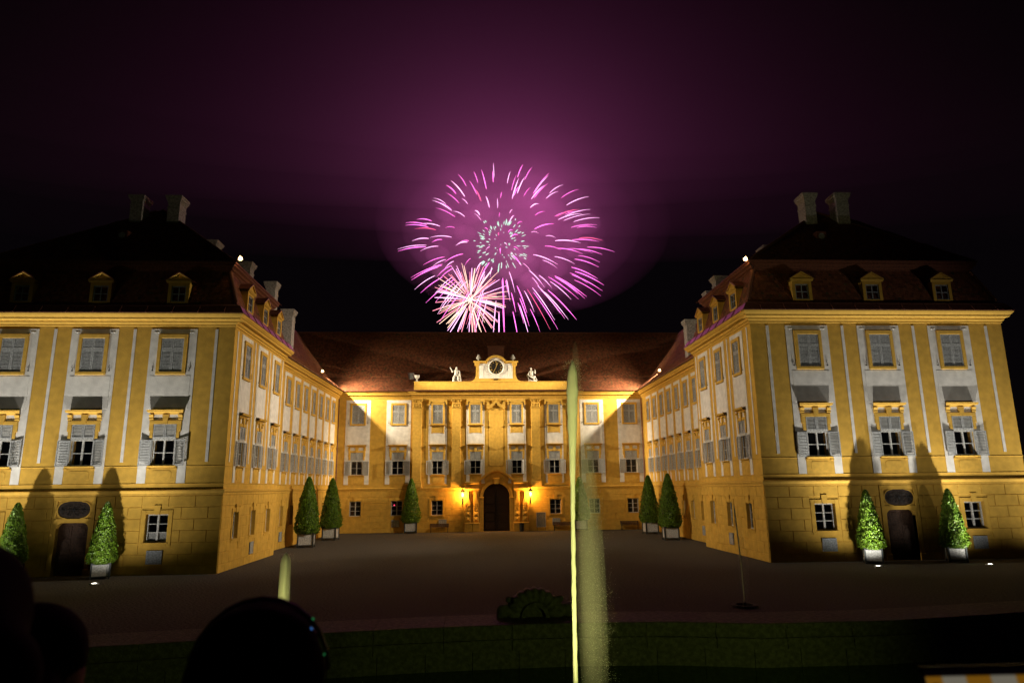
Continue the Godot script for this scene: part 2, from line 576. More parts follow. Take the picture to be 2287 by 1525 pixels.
func low_window(b: Node3D, F: Transform3D, u: float, su: float, rows := 3, curtain := false) -> void:
	var n := holder(b, "window", outward(F, u, 1.6, 0.0, su))
	part(n, "surround", cached("low surround", func(s):
		block(s, -0.8, -0.57, -0.19, 1.65, 0, 0.05, 0.012)
		block(s, 0.57, 0.8, -0.19, 1.65, 0, 0.05, 0.012)
		block(s, -0.57, 0.57, 1.44, 1.65, 0, 0.049, 0.012)
		block(s, -0.57, 0.57, -0.19, -0.01, 0, 0.049, 0.012)
		block(s, -0.66, 0.66, -0.06, 0.0, 0.049, 0.09, 0.01)), M.yellow_plaster)
	part(n, "keystone", cached("low key", func(s):
		prism(s, PackedVector2Array([Vector2(-0.13, 1.42), Vector2(0.13, 1.42), Vector2(0.18, 1.89), Vector2(-0.18, 1.89)]), 0.02, 0.085)), M.yellow_plaster)
	part(n, "frame", cached("low frame %d" % rows, func(s):
		bx(-0.56, -0.49, 0.0, 1.43, -0.26, -0.18, s)
		bx(0.49, 0.56, 0.0, 1.43, -0.26, -0.18, s)
		bx(-0.05, 0.05, 0.0, 1.43, -0.262, -0.17, s)
		bx(-0.49, 0.49, 0.0, 0.07, -0.258, -0.182, s)
		bx(-0.49, 0.49, 1.36, 1.43, -0.258, -0.182, s)
		for i in range(1, rows):
			var y := 0.07 + 1.29 * i / rows
			bx(-0.49, 0.49, y - 0.02, y + 0.02, -0.256, -0.19, s)), M.white_paint)
	for i in 2:
		for j in rows:
			part(n, "pane", cached("low pane %d" % rows, func(s): bx(0, 0.44, 0, 1.29 / rows, -0.003, 0.003, s)), M.glass, at(-0.49 + 0.54 * i, 0.07 + 1.29 / rows * j, -0.22))
	if curtain:
		part(n, "curtain", cached("curtain", func(s):
			for i in 24:
				var a := -0.48 + 0.04 * i
				quad(s, Vector3(a, 0.07, -0.3 + 0.012 * (i % 2)), Vector3(a + 0.04, 0.07, -0.3 + 0.012 * ((i + 1) % 2)), Vector3(a + 0.04, 0.5, -0.3 + 0.012 * ((i + 1) % 2)), Vector3(a, 0.5, -0.3 + 0.012 * (i % 2)))), M.curtain)

func vent(b: Node3D, F: Transform3D, u: float, su: float) -> void:
	var n := holder(b, "vent_hatch", outward(F, u, 0.53, 0.03, su))
	part(n, "frame", cached("vent frame", func(s):
		block(s, -0.4, 0.4, 0, 0.05, 0, 0.06, 0.01)
		block(s, -0.4, 0.4, 0.63, 0.68, 0, 0.06, 0.01)
		block(s, -0.4, -0.35, 0.05, 0.63, 0, 0.059, 0.01)
		block(s, 0.35, 0.4, 0.05, 0.63, 0, 0.059, 0.01)), M.vent_metal)
	for i in 7:
		part(n, "slat", cached("vent slat", func(s): box(s, Vector3(-0.35, -0.045, -0.005), Vector3(0.35, 0.045, 0.005), Transform3D(Basis(Vector3.RIGHT, deg_to_rad(-12)), Vector3.ZERO))), M.vent_metal, at(0, 0.1 + 0.08 * i, 0.035))

# a wall sheet with rectangular openings [u0, u1, v0, v1] and their reveals
func wall(b: Node3D, F: Transform3D, u0: float, u1: float, v0: float, v1: float, holes: Array, depth := 0.45) -> void:
	var us := [u0, u1]
	var vs := [v0, v1]
	for h in holes:
		us.append_array([h[0], h[1]])
		vs.append_array([h[2], h[3]])
	us.sort()
	vs.sort()
	var s := st()
	for i in us.size() - 1:
		for j in vs.size() - 1:
			if us[i + 1] - us[i] < 0.0005 or vs[j + 1] - vs[j] < 0.0005:
				continue
			var c := Vector2((us[i] + us[i + 1]) * 0.5, (vs[j] + vs[j + 1]) * 0.5)
			if holes.any(func(h): return c.x > h[0] and c.x < h[1] and c.y > h[2] and c.y < h[3]):
				continue
			quad(s, Vector3(us[i], vs[j], 0), Vector3(us[i + 1], vs[j], 0), Vector3(us[i + 1], vs[j + 1], 0), Vector3(us[i], vs[j + 1], 0))
	for h in holes:
		var a := [Vector3(h[0], h[2], 0), Vector3(h[1], h[2], 0), Vector3(h[1], h[3], 0), Vector3(h[0], h[3], 0)]
		for k in 4:
			var p: Vector3 = a[k]
			var q: Vector3 = a[(k + 1) % 4]
			var back := Vector3(0, 0, -depth)
			quad(s, q, p, p + back, q + back)
	part(b, "wall", done(s), M.yellow_plaster, F)

# plaster blocks of the ground floor, laid in courses and left out where gaps [u0, u1, v0, v1] are
func rustication(b: Node3D, F: Transform3D, u0: float, u1: float, gaps: Array, length: float) -> void:
	var levels := [0.0, 0.43, 1.02, 1.61, 2.21, 2.8, 3.4, 3.98]
	for c in 7:
		var v0: float = levels[c]
		var v1: float = levels[c + 1]
		var cuts := []
		var n := maxi(1, roundi((u1 - u0) / length))
		var step := (u1 - u0) / n
		var p := u0
		cuts.append(u0)
		p = u0 + step * (0.5 if c % 2 else 1.0)
		while p < u1 - 0.2:
			cuts.append(p)
			p += step
		cuts.append(u1)
		for i in cuts.size() - 1:
			var spans := [[cuts[i], cuts[i + 1]]]
			for g in gaps:
				if g[3] <= v0 + 0.05 or g[2] >= v1 - 0.05:
					continue
				var next := []
				for sp in spans:
					if g[1] <= sp[0] or g[0] >= sp[1]:
						next.append(sp)
						continue
					if g[0] > sp[0]:
						next.append([sp[0], g[0]])
					if g[1] < sp[1]:
						next.append([g[1], sp[1]])
				spans = next
			for sp in spans:
				var l: float = sp[1] - sp[0]
				if l < 0.12:
					continue
				var h := v1 - v0
				var key := "block %.2f %.2f" % [l, h]
				var mesh := cached(key, func(s): block(s, 0.012, l - 0.012, 0.012, h - 0.012, -0.02, 0.03, 0.014))
				part(b, "stone_block", mesh, M.yellow_plaster, outward(F, sp[0], v0, 0.0))

const CORNICE := [Vector2(0, 13.12), Vector2(0.05, 13.14), Vector2(0.05, 13.24), Vector2(0.12, 13.27), Vector2(0.15, 13.33), Vector2(0.15, 13.4), Vector2(0.32, 13.44), Vector2(0.36, 13.47), Vector2(0.36, 13.56), Vector2(0.42, 13.6), Vector2(0.5, 13.7), Vector2(0.52, 13.76), Vector2(0, 13.77)]
const BELT := [Vector2(0, 3.98), Vector2(0.05, 3.99), Vector2(0.05, 4.1), Vector2(0.09, 4.13), Vector2(0.12, 4.2), Vector2(0.12, 4.25), Vector2(0.0, 4.3)]

func mould(b: Node3D, called: String, prof: Array, F: Transform3D, u0: float, u1: float, m0: float, m1: float, m: Material) -> void:
	var s := st()
	moulding(s, prof, u0, u1, m0, m1)
	part(b, called, done(s), m, F)

func courses(b: Node3D, F: Transform3D, u0: float, u1: float, m0: float, m1: float) -> void:
	mould(b, "cornice", CORNICE, F, u0, u1, m0, m1, M.yellow_trim)
	mould(b, "belt_course", BELT, F, u0, u1, m0, m1, M.yellow_trim)
	mould(b, "string_course", [Vector2(0, 4.56), Vector2(0.03, 4.57), Vector2(0.03, 4.6), Vector2(0, 4.61)], F, u0, u1, m0, m1, M.yellow_trim)
	mould(b, "string_course", [Vector2(0, 5.47), Vector2(0.025, 5.48), Vector2(0.025, 5.51), Vector2(0, 5.52)], F, u0, u1, m0, m1, M.yellow_trim)

func strip(b: Node3D, F: Transform3D, u: float, w: float) -> void:
	part(b, "white_strip", cached("strip %.3f" % w, func(s): block(s, -w, w, 5.72, 12.97, 0, 0.03, 0.006)), M.white_plaster, outward(F, u, 0, 0))

# clay tiles over a roof plane: origin, unit vectors along the eaves and up the slope, outline in that plane
func tiles(b: Node3D, o: Vector3, along: Vector3, up: Vector3, outline: PackedVector2Array) -> void:
	var lo := outline[0]
	var hi := outline[0]
	for p in outline:
		lo = lo.min(p)
		hi = hi.max(p)
	var normal := along.cross(up).normalized()
	var spots: Array[Transform3D] = []
	var tints := PackedColorArray()
	var w := 0.185
	var row := 0.17
	var j := 0
	var y := lo.y
	while y < hi.y:
		var x := lo.x + (w * 0.5 if j % 2 else 0.0)
		while x < hi.x:
			var c := Vector2(x + w * 0.5, y + row * 0.5)
			if Geometry2D.is_point_in_polygon(c, outline):
				var base := Basis(along, up, normal) * Basis(Vector3.RIGHT, deg_to_rad(rng.randf_range(-5.5, -3.5))) * Basis(Vector3.BACK, deg_to_rad(rng.randf_range(-1.6, 1.6)))
				spots.append(Transform3D(base, o + along * c.x + up * c.y + normal * rng.randf_range(0.028, 0.036)))
				var k := rng.randf_range(0.6, 1.35)
				var warm := rng.randf_range(-0.12, 0.12)
				var old := 1.0 if rng.randf() > 0.06 else 0.55
				tints.append(Color(0.27 * k * old, 0.088 * k * (1.0 + warm), 0.034 * k * (1.0 + warm)))
			x += w
		y += row
		j += 1
	if spots.is_empty():
		return
	var mm := MultiMesh.new()
	mm.transform_format = MultiMesh.TRANSFORM_3D
	mm.use_colors = true
	mm.mesh = cached("roof tile", func(s):
		var q := PackedVector2Array([Vector2(-0.088, 0.17), Vector2(-0.088, -0.1), Vector2(-0.06, -0.135), Vector2(0, -0.155), Vector2(0.06, -0.135), Vector2(0.088, -0.1), Vector2(0.088, 0.17)])
		prism(s, q, -0.01, 0.01))
	mm.instance_count = spots.size()
	for i in spots.size():
		mm.set_instance_transform(i, spots[i])
		mm.set_instance_color(i, tints[i])
	var n := MultiMeshInstance3D.new()
	n.name = "roof_tiles"
	n.multimesh = mm
	n.material_override = M.roof_tile
	n.set_meta("kind", "stuff")
	b.add_child(n, true)

func ridge_tiles(b: Node3D, a: Vector3, e: Vector3) -> void:
	var n := int(a.distance_to(e) / 0.36)
	var d := (e - a).normalized()
	var side := d.cross(Vector3.UP).normalized()
	for i in n:
		part(b, "ridge_tile", cached("ridge tile", func(s):
			for k in 5:
				var p := deg_to_rad(-10 + 40 * k)
				var q := deg_to_rad(-10 + 40 * (k + 1))
				quad(s, Vector3(cos(q) * 0.1, sin(q) * 0.1, 0.19), Vector3(cos(p) * 0.1, sin(p) * 0.1, 0.19), Vector3(cos(p) * 0.125, sin(p) * 0.125, -0.19), Vector3(cos(q) * 0.125, sin(q) * 0.125, -0.19))
				tri(s, Vector3(0, 0, -0.19), Vector3(cos(q) * 0.125, sin(q) * 0.125, -0.19), Vector3(cos(p) * 0.125, sin(p) * 0.125, -0.19))), M.ridge_clay, Transform3D(Basis(side, d.cross(side) * -1.0, -d).orthonormalized(), a.lerp(e, (i + 0.5) / n)))

func chimney(b: Node3D, p: Vector3, w: float, d: float, h: float) -> void:
	var n := holder(b, "chimney", at(p.x, p.y, p.z))
	part(n, "shaft", cached("shaft %.2f %.2f %.2f" % [w, d, h], func(s):
		bx(-w, w, -1.2, h * 0.6, -d, d, s)
		bx(-w - 0.03, w + 0.03, h * 0.6, h * 0.66, -d - 0.03, d + 0.03, s)
		bx(-w, w, h * 0.66, h * 0.8, -d, d, s)), M.chimney_plaster)
	part(n, "cap", cached("cap %.2f %.2f %.2f" % [w, d, h], func(s):
		bx(-w - 0.03, w + 0.03, h * 0.8, h * 0.84, -d - 0.03, d + 0.03, s)
		bx(-w - 0.07, w + 0.07, h * 0.84, h * 0.88, -d - 0.07, d + 0.07, s)
		bx(-w - 0.12, w + 0.12, h * 0.88, h * 0.95, -d - 0.12, d + 0.12, s)
		bx(-w - 0.16, w + 0.16, h * 0.95, h, -d - 0.16, d + 0.16, s)), M.chimney_plaster)

# a dormer standing on the steep lower slope; its front lies in the plane w = 0
func dormer(b: Node3D, x: Transform3D) -> void:
	var n := holder(b, "dormer", x)
	part(n, "body", cached("dormer body", func(s):
		bx(-0.58, -0.4, 0, 1.18, -0.8, 0.0, s)
		bx(0.4, 0.58, 0, 1.18, -0.8, 0.0, s)
		bx(-0.4, 0.4, 0.98, 1.18, -0.8, -0.002, s)
		bx(-0.4, 0.4, -0.04, 0.06, -0.8, -0.002, s)), M.yellow_plaster)
	part(n, "pediment", cached("dormer pediment", func(s):
		moulding(s, [Vector2(0, 1.14), Vector2(0.04, 1.16), Vector2(0.1, 1.24), Vector2(0.1, 1.28), Vector2(0, 1.3)], -0.66, 0.66, 0.3, 0.3)
		prism(s, PackedVector2Array([Vector2(-0.62, 1.29), Vector2(0.62, 1.29), Vector2(0, 1.66)]), -0.6, 0.01)
		prism(s, PackedVector2Array([Vector2(-0.74, 1.29), Vector2(-0.6, 1.29), Vector2(0, 1.64), Vector2(0.6, 1.29), Vector2(0.74, 1.29), Vector2(0, 1.74)]), -0.02, 0.1)), M.yellow_trim)
	part(n, "roof", cached("dormer roof", func(s):
		prism(s, PackedVector2Array([Vector2(-0.78, 1.28), Vector2(-0.76, 1.26), Vector2(0, 1.72), Vector2(0.76, 1.26), Vector2(0.78, 1.28), Vector2(0, 1.78)]), -1.3, 0.11, true)), M.roof_metal)
	part(n, "frame", cached("dormer frame", func(s):
		bx(-0.4, -0.34, 0.06, 0.98, -0.12, -0.05, s)
		bx(0.34, 0.4, 0.06, 0.98, -0.12, -0.05, s)
		bx(-0.34, 0.34, 0.06, 0.12, -0.118, -0.052, s)
		bx(-0.34, 0.34, 0.92, 0.98, -0.118, -0.052, s)
		bx(-0.025, 0.025, 0.12, 0.92, -0.117, -0.055, s)
		bx(-0.34, 0.34, 0.5, 0.54, -0.116, -0.06, s)), M.vent_metal)
	for i in 2:
		for j in 2:
			part(n, "pane", cached("dormer pane", func(s): bx(0, 0.315, 0, 0.38, -0.003, 0.003, s)), M.glass, at(-0.34 + 0.365 * i, 0.12 + 0.42 * j, -0.09))
	part(n, "interior", cached("dormer interior", func(s): bx(-0.4, 0.4, 0.06, 0.98, -0.82, -0.8, s)), M.interior)

func gutter(b: Node3D, F: Transform3D, u0: float, u1: float, y: float, out: float) -> void:
	var s := st(true)
	var n := 7
	for k in n:
		var a := deg_to_rad(180.0 + 180.0 * k / n)
		var c := deg_to_rad(180.0 + 180.0 * (k + 1) / n)
		quad(s, Vector3(u0, y + sin(a) * 0.09, out + cos(a) * 0.09), Vector3(u1, y + sin(a) * 0.09, out + cos(a) * 0.09), Vector3(u1, y + sin(c) * 0.09, out + cos(c) * 0.09), Vector3(u0, y + sin(c) * 0.09, out + cos(c) * 0.09))
	var g := part(b, "gutter", done(s), M.roof_metal, F)
	var p := u0 + 0.6
	while p < u1:
		part(g, "gutter_clip", cached("gutter clip", func(c):
			bx(-0.015, 0.015, -0.1, 0.01, -0.02, 0.1, c)), M.roof_metal, at(p, y, out))
		p += 1.9

func downpipe(b: Node3D, F: Transform3D, u: float, w: float, v0: float, v1: float) -> void:
	var s := st(true)
	tube(s, [Vector3(u, v0, w), Vector3(u, v1, w)], [0.06], 10)
	part(b, "downpipe", done(s), M.roof_metal, F)

# ------------------------------------------------------------------ ground, basin, terrace
func rim_z(x: float) -> float:
	var xs := [-16.0, -12.0, -8.0, -4.27, -1.92, 0.56, 3.11, 5.64, 8.02, 9.96, 11.37, 13.7, 17.0, 22.0, 26.0]
	var zs := [-17.6, -18.3, -19.1, -19.84, -20.17, -20.39, -20.48, -20.32, -19.78, -19.81, -19.78, -20.1, -20.7, -21.2, -21.4]
	for i in xs.size() - 1:
		if x <= xs[i + 1]:
			return lerpf(zs[i], zs[i + 1], clampf((x - xs[i]) / (xs[i + 1] - xs[i]), 0.0, 1.0))
	return zs[-1]

func ground_and_basin() -> void:
	# the courtyard and the land beyond, one sheet with an opening for the basin
	var s := st()
	var hx0 := -16.0
	var hx1 := 26.0
	var hz0 := -20.9
	var hz1 := 8.0
	var big := 900.0
	for r in [[-big, big, -big, hz0], [-big, hx0, hz0, hz1], [hx1, big, hz0, hz1], [-big, big, hz1, big]]:
		quad(s, Vector3(r[0], 0, r[3]), Vector3(r[1], 0, r[3]), Vector3(r[1], 0, r[2]), Vector3(r[0], 0, r[2]))
	structure("ground", done(s), M.gravel, "dark gravel courtyard between the palace wings")
	# water
	s = st()
	quad(s, Vector3(hx0, -0.73, -4.0), Vector3(hx1, -0.73, -4.0), Vector3(hx1, -0.73, -22.5), Vector3(hx0, -0.73, -22.5))
	structure("water", done(s), M.pool_water, "dark green water of the fountain basin")
	# the far wall of the basin: coping stones and two courses below
	var w := thing("basin_wall", "low curved stone wall along the far side of the dark green pool", "wall")
	var levels := [[0.3, 0.45, 0.15, 1.9], [0.05, 0.297, 0.03, 1.9], [-0.24, 0.047, 0.1, 1.9], [-1.1, -0.243, -0.02, 1.3]]
	for l in levels.size():
		var x := -16.0 + (0.0 if l != 3 else 0.4)
		while x < 26.0:
			var e: float = minf(x + levels[l][3], 26.0)
			var far := 1.55 if l == 0 else 0.6
			var out: float = levels[l][2]
			var q := st()
			var n := 4
			for i in n:
				var a := lerpf(x + 0.009, e - 0.009, float(i) / n)
				var b := lerpf(x + 0.009, e - 0.009, float(i + 1) / n)
				var za := rim_z(a)
				var zb := rim_z(b)
				var y0: float = levels[l][0]
				var y1: float = levels[l][1]
				var c := 0.015
				var A := Vector3(a, y0, za + out)
				var B := Vector3(b, y0, zb + out)
				quad(q, A, B, Vector3(b, y1 - c, zb + out), Vector3(a, y1 - c, za + out))
				quad(q, Vector3(a, y1 - c, za + out), Vector3(b, y1 - c, zb + out), Vector3(b, y1, zb + out - c), Vector3(a, y1, za + out - c))
				quad(q, Vector3(a, y1, za + out - c), Vector3(b, y1, zb + out - c), Vector3(b, y1, zb - far), Vector3(a, y1, za - far))
				quad(q, Vector3(b, y0, zb - far), Vector3(a, y0, za - far), Vector3(a, y1, za - far), Vector3(b, y1, zb - far))
				quad(q, B, A, Vector3(a, y0, za - far), Vector3(b, y0, zb - far))
			for g in [x + 0.009, e - 0.009]:
				var z := rim_z(g)
				quad(q, Vector3(g, levels[l][0], z - far), Vector3(g, levels[l][0], z + out), Vector3(g, levels[l][1] - 0.002, z + out), Vector3(g, levels[l][1] - 0.002, z - far))
			part(w, "coping_stone" if l == 0 else "stone_block", done(q), M.basin_stone)
			x = e
	# filling behind the coping, down to the courtyard
	s = st()
	for i in 42:
		var a := -16.0 + i
		var za := rim_z(a) - 1.5
		var zb := rim_z(a + 1) - 1.5
		quad(s, Vector3(a, -0.2, za), Vector3(a + 1, -0.2, zb), Vector3(a + 1, 0.3, zb), Vector3(a, 0.3, za))
		quad(s, Vector3(a + 1, -0.2, zb - 0.03), Vector3(a, -0.2, za - 0.03), Vector3(a, 0.3, za - 0.03), Vector3(a + 1, 0.3, zb - 0.03))
	part(w, "backing", done(s), M.basin_stone)
	# the terrace the spectators stand on
	s = st()
	box(s, Vector3(-16, -1.2, -3.6), Vector3(26, 2.3, 8.0))
	structure("terrace", done(s), M.gravel, "dark raised terrace in the foreground")

# ------------------------------------------------------------------ corner pavilions
func pavilion(side: int, where: Vector3, scale_: float) -> void:
	# the courtyard side is at local +x for the left pavilion and at -x for the right one
	var inner := -side
	var W := 7.5
	var D := 10.15
	var b := thing("palace_pavilion", ["yellow corner pavilion with mansard roof at the left edge", "yellow corner pavilion with mansard roof at the right edge"][0 if side < 0 else 1], "building", Transform3D(Basis().scaled(Vector3.ONE * scale_), where), "matching corner pavilions of the palace")
	var F := Transform3D()
	var S := Transform3D(Basis(Vector3(0, 0, -inner), Vector3.UP, Vector3(inner, 0, 0)), Vector3(inner * W, 0, 0))   # courtyard side
	var cols := [-4.23, 0.0, 4.23]
	var side_cols := [2.2, 5.25, 8.3]
	# u runs away from the viewer on the left pavilion, towards the viewer on the right one
	if inner < 0:
		side_cols = [-2.2, -5.25, -8.3]
	var su := 0.78
	var holes := []
	for c: float in cols:
		holes.append([c - 0.57, c + 0.57, 5.55, 6.88])
		if c != 0.0:
			holes.append([c - 0.56, c + 0.56, 1.6, 3.03])
	holes.append([-0.82, 0.82, 0.0, 2.66])
	wall(b, F, -W, W, 0, 13.2, holes)
	holes = []
	for c: float in side_cols:
		holes.append([c - 0.57 * su, c + 0.57 * su, 5.55, 6.88])
		holes.append([c - 0.56 * su, c + 0.56 * su, 1.6, 3.03])
	var s0 := 0.0 if inner > 0 else -D
	var s1 := D if inner > 0 else 0.0
	wall(b, S, s0, s1, 0, 13.2, holes)
	# plain rear and outer walls, and a dark floor and ceiling inside
	var s := st()
	quad(s, Vector3(W, 0, -D), Vector3(-W, 0, -D), Vector3(-W, 14, -D), Vector3(W, 14, -D))
	var ox := -inner * W
	if inner > 0:
		quad(s, Vector3(ox, 0, -D), Vector3(ox, 0, 0), Vector3(ox, 13.2, 0), Vector3(ox, 13.2, -D))
	else:
		quad(s, Vector3(ox, 0, 0), Vector3(ox, 0, -D), Vector3(ox, 13.2, -D), Vector3(ox, 13.2, 0))
	part(b, "wall", done(s), M.yellow_plaster)
	s = st()
	bx(-W + 0.5, W - 0.5, 4.1, 4.3, -D + 0.3, -0.5, s)
	bx(-W + 0.5, W - 0.5, 9.4, 9.6, -D + 0.3, -0.5, s)
	bx(-W + 0.5, W - 0.5, 0.3, 9.4, -3.6, -3.5, s)
	bx(inner * 3.6 - 0.05, inner * 3.6 + 0.05, 0.3, 9.4, -D + 0.4, -3.7, s)
	part(b, "interior", done(s), M.interior)
	# mouldings, mitred at the courtyard corner
	courses(b, F, -W, W, 1, 1)
	if inner > 0:
		courses(b, S, 0, D, 1, 1)
	else:
		courses(b, S, -D, 0, 1, 1)
	mould(b, "cornice", CORNICE, Transform3D(Basis(Vector3(0, 0, inner), Vector3.UP, Vector3(-inner, 0, 0)), Vector3(-inner * W, 0, 0)), -D if inner > 0 else 0.0, 0.0 if inner > 0 else D, 1, 1, M.yellow_trim)
	# front bays
	var rank := 0
	for c: float in cols:
		white_field(b, F, c, 1.245, 0.57)
		upper_window(b, F, c, 1.0)
		main_window(b, F, c, 1.0, true, true, rank)
		rank += 1
		if c != 0.0:
			low_window(b, F, c, 1.0, 3, inner > 0 and c > 0)
			vent(b, F, c + 0.05, 1.0)
	for u: float in [-6.52, -2.115, 2.115, 6.52]:
		strip(b, F, u, 0.08)
	rustication(b, F, -W, W, [[-1.09, 1.09, 0, 4.0], [-5.04, -3.42, 1.38, 3.28], [3.42, 5.04, 1.38, 3.28], [-4.6, -3.76, 0.5, 1.24], [3.86, 4.7, 0.5, 1.24]], 1.4)
	door_bay(b, F)
	# side bays
	var gaps := []
	for c: float in side_cols:
		white_field(b, S, c, 0.97, 0.57 * su)
		upper_window(b, S, c, su)
		main_window(b, S, c, su, true, true, rank)
		rank += 1
		low_window(b, S, c, su)
		gaps.append([c - 0.63, c + 0.63, 1.38, 3.28])
	vent(b, S, side_cols[1], su)
	gaps.append([side_cols[1] - 0.34, side_cols[1] + 0.34, 0.5, 1.24])
	rustication(b, S, s0, s1, gaps, 1.0)
	for u: float in [0.55, 3.72, 6.78, 9.75]:
		strip(b, S, u * inner, 0.07)
	pavilion_roof(b, inner, W, D, F, S)

func door_bay(b: Node3D, F: Transform3D) -> void:
	var n := holder(b, "door", F)
	part(n, "surround", cached("door surround", func(s):
		var o := PackedVector2Array([Vector2(-1.07, 0), Vector2(-0.82, 0), Vector2(-0.82, 2.35)])
		o.append_array(arc(Vector2(-0.52, 2.35), 0.3, 180, 90, 6))
		o.append_array(arc(Vector2(0.52, 2.35), 0.3, 90, 0, 6))
		o.append_array(PackedVector2Array([Vector2(0.82, 0), Vector2(1.07, 0), Vector2(1.07, 2.86), Vector2(-1.07, 2.86)]))
		prism(s, o, -0.25, 0.055)
		block(s, -1.07, 1.07, 3.76, 3.97, 0, 0.05, 0.01)
		block(s, -1.07, -0.86, 2.86, 3.76, 0, 0.05, 0.01)
		block(s, 0.86, 1.07, 2.86, 3.76, 0, 0.05, 0.01)
		block(s, -1.13, -0.78, 0, 0.35, 0.04, 0.1, 0.02)
		block(s, 0.78, 1.13, 0, 0.35, 0.04, 0.1, 0.02)), M.yellow_plaster)
	for k in 2:
		var leaf := part(n, "leaf", cached("door leaf", func(s):
			bx(0.004, 0.82, 0, 2.66, -0.3, -0.24, s)
			for q in [[0.3, 1.05], [1.15, 1.85], [1.95, 2.5]]:
				block(s, 0.14, 0.7, q[0], q[1], -0.24, -0.215, 0.02)), M.door_wood, at(-0.82 if k == 0 else 0.0, 0, 0))
		for q in [[0.68, 0.2], [1.5, 0.2], [2.22, 0.18]]:
			part(leaf, "panel", cached("door panel %.2f" % q[1], func(s):
				var o := PackedVector2Array()
				for i in 8:
					var a := TAU * (i + 0.5) / 8
					o.append(Vector2(cos(a), sin(a)) * q[1])
				prism(s, o, -0.22, -0.195)), M.door_wood, at(0.42, q[0], 0))
	part(n, "handle", cached("door handle", func(s): tube(s, [Vector3(0.06, 1.05, -0.24), Vector3(0.06, 1.05, -0.17), Vector3(0.18, 1.04, -0.17)], [0.014], 6)), M.iron)
	# the oval opening above with its wrought iron
	var oval := PackedVector2Array()
	oval.append_array(arc(Vector2(0.42, 3.3), 0.4, -90, 90, 12))
	oval.append(Vector2(0.3, 3.74))
	oval.append(Vector2(-0.3, 3.74))
	oval.append_array(arc(Vector2(-0.42, 3.3), 0.4, 90, 270, 12))
	oval.append(Vector2(-0.3, 2.86))
	oval.append(Vector2(0.3, 2.86))
	var g := holder(b, "fanlight", F)
	part(g, "backing", cached("oval back", func(s): prism(s, oval, -0.02, 0.008)), M.dark_wood)
	part(g, "rim", cached("oval rim", func(s):
		var big := PackedVector2Array()
		for p in oval:
			big.append(Vector2(0, 3.3) + (p - Vector2(0, 3.3)) * Vector2(1.06, 1.1))
		for i in oval.size():
			var j := (i + 1) % oval.size()
			quad(s, Vector3(oval[i].x, oval[i].y, 0.05), Vector3(big[i].x, big[i].y, 0.05), Vector3(big[j].x, big[j].y, 0.05), Vector3(oval[j].x, oval[j].y, 0.05))
			quad(s, Vector3(oval[i].x, oval[i].y, 0.0), Vector3(oval[i].x, oval[i].y, 0.05), Vector3(oval[j].x, oval[j].y, 0.05), Vector3(oval[j].x, oval[j].y, 0.0))), M.yellow_plaster)
	part(g, "grille", cached("oval grille", func(s):
		for e in [-1.0, 1.0]:
			for q in [[0.2, 3.45, 1.0], [0.2, 3.15, -1.0], [0.52, 3.42, -1.0], [0.52, 3.18, 1.0]]:
				var pts := []
				for i in 22:
					var a := i * 0.42
					var r := 0.15 * (1.0 - i / 26.0)
					pts.append(Vector3(e * (q[0] + cos(a) * r), q[1] + q[2] * sin(a) * r, 0.045))
				tube(s, pts, [0.012], 4)
			tube(s, [Vector3(e * 0.05, 3.3, 0.045), Vector3(e * 0.4, 3.31, 0.05), Vector3(e * 0.8, 3.3, 0.045)], [0.013], 4)
		for i in 6:
			var a := TAU * i / 6
			tube(s, [Vector3(0, 3.3, 0.05), Vector3(cos(a) * 0.13, 3.3 + sin(a) * 0.13, 0.07)], [0.03, 0.006], 5)
		tube(s, [Vector3(0, 2.88, 0.045), Vector3(0, 3.72, 0.045)], [0.012], 4)), M.iron)

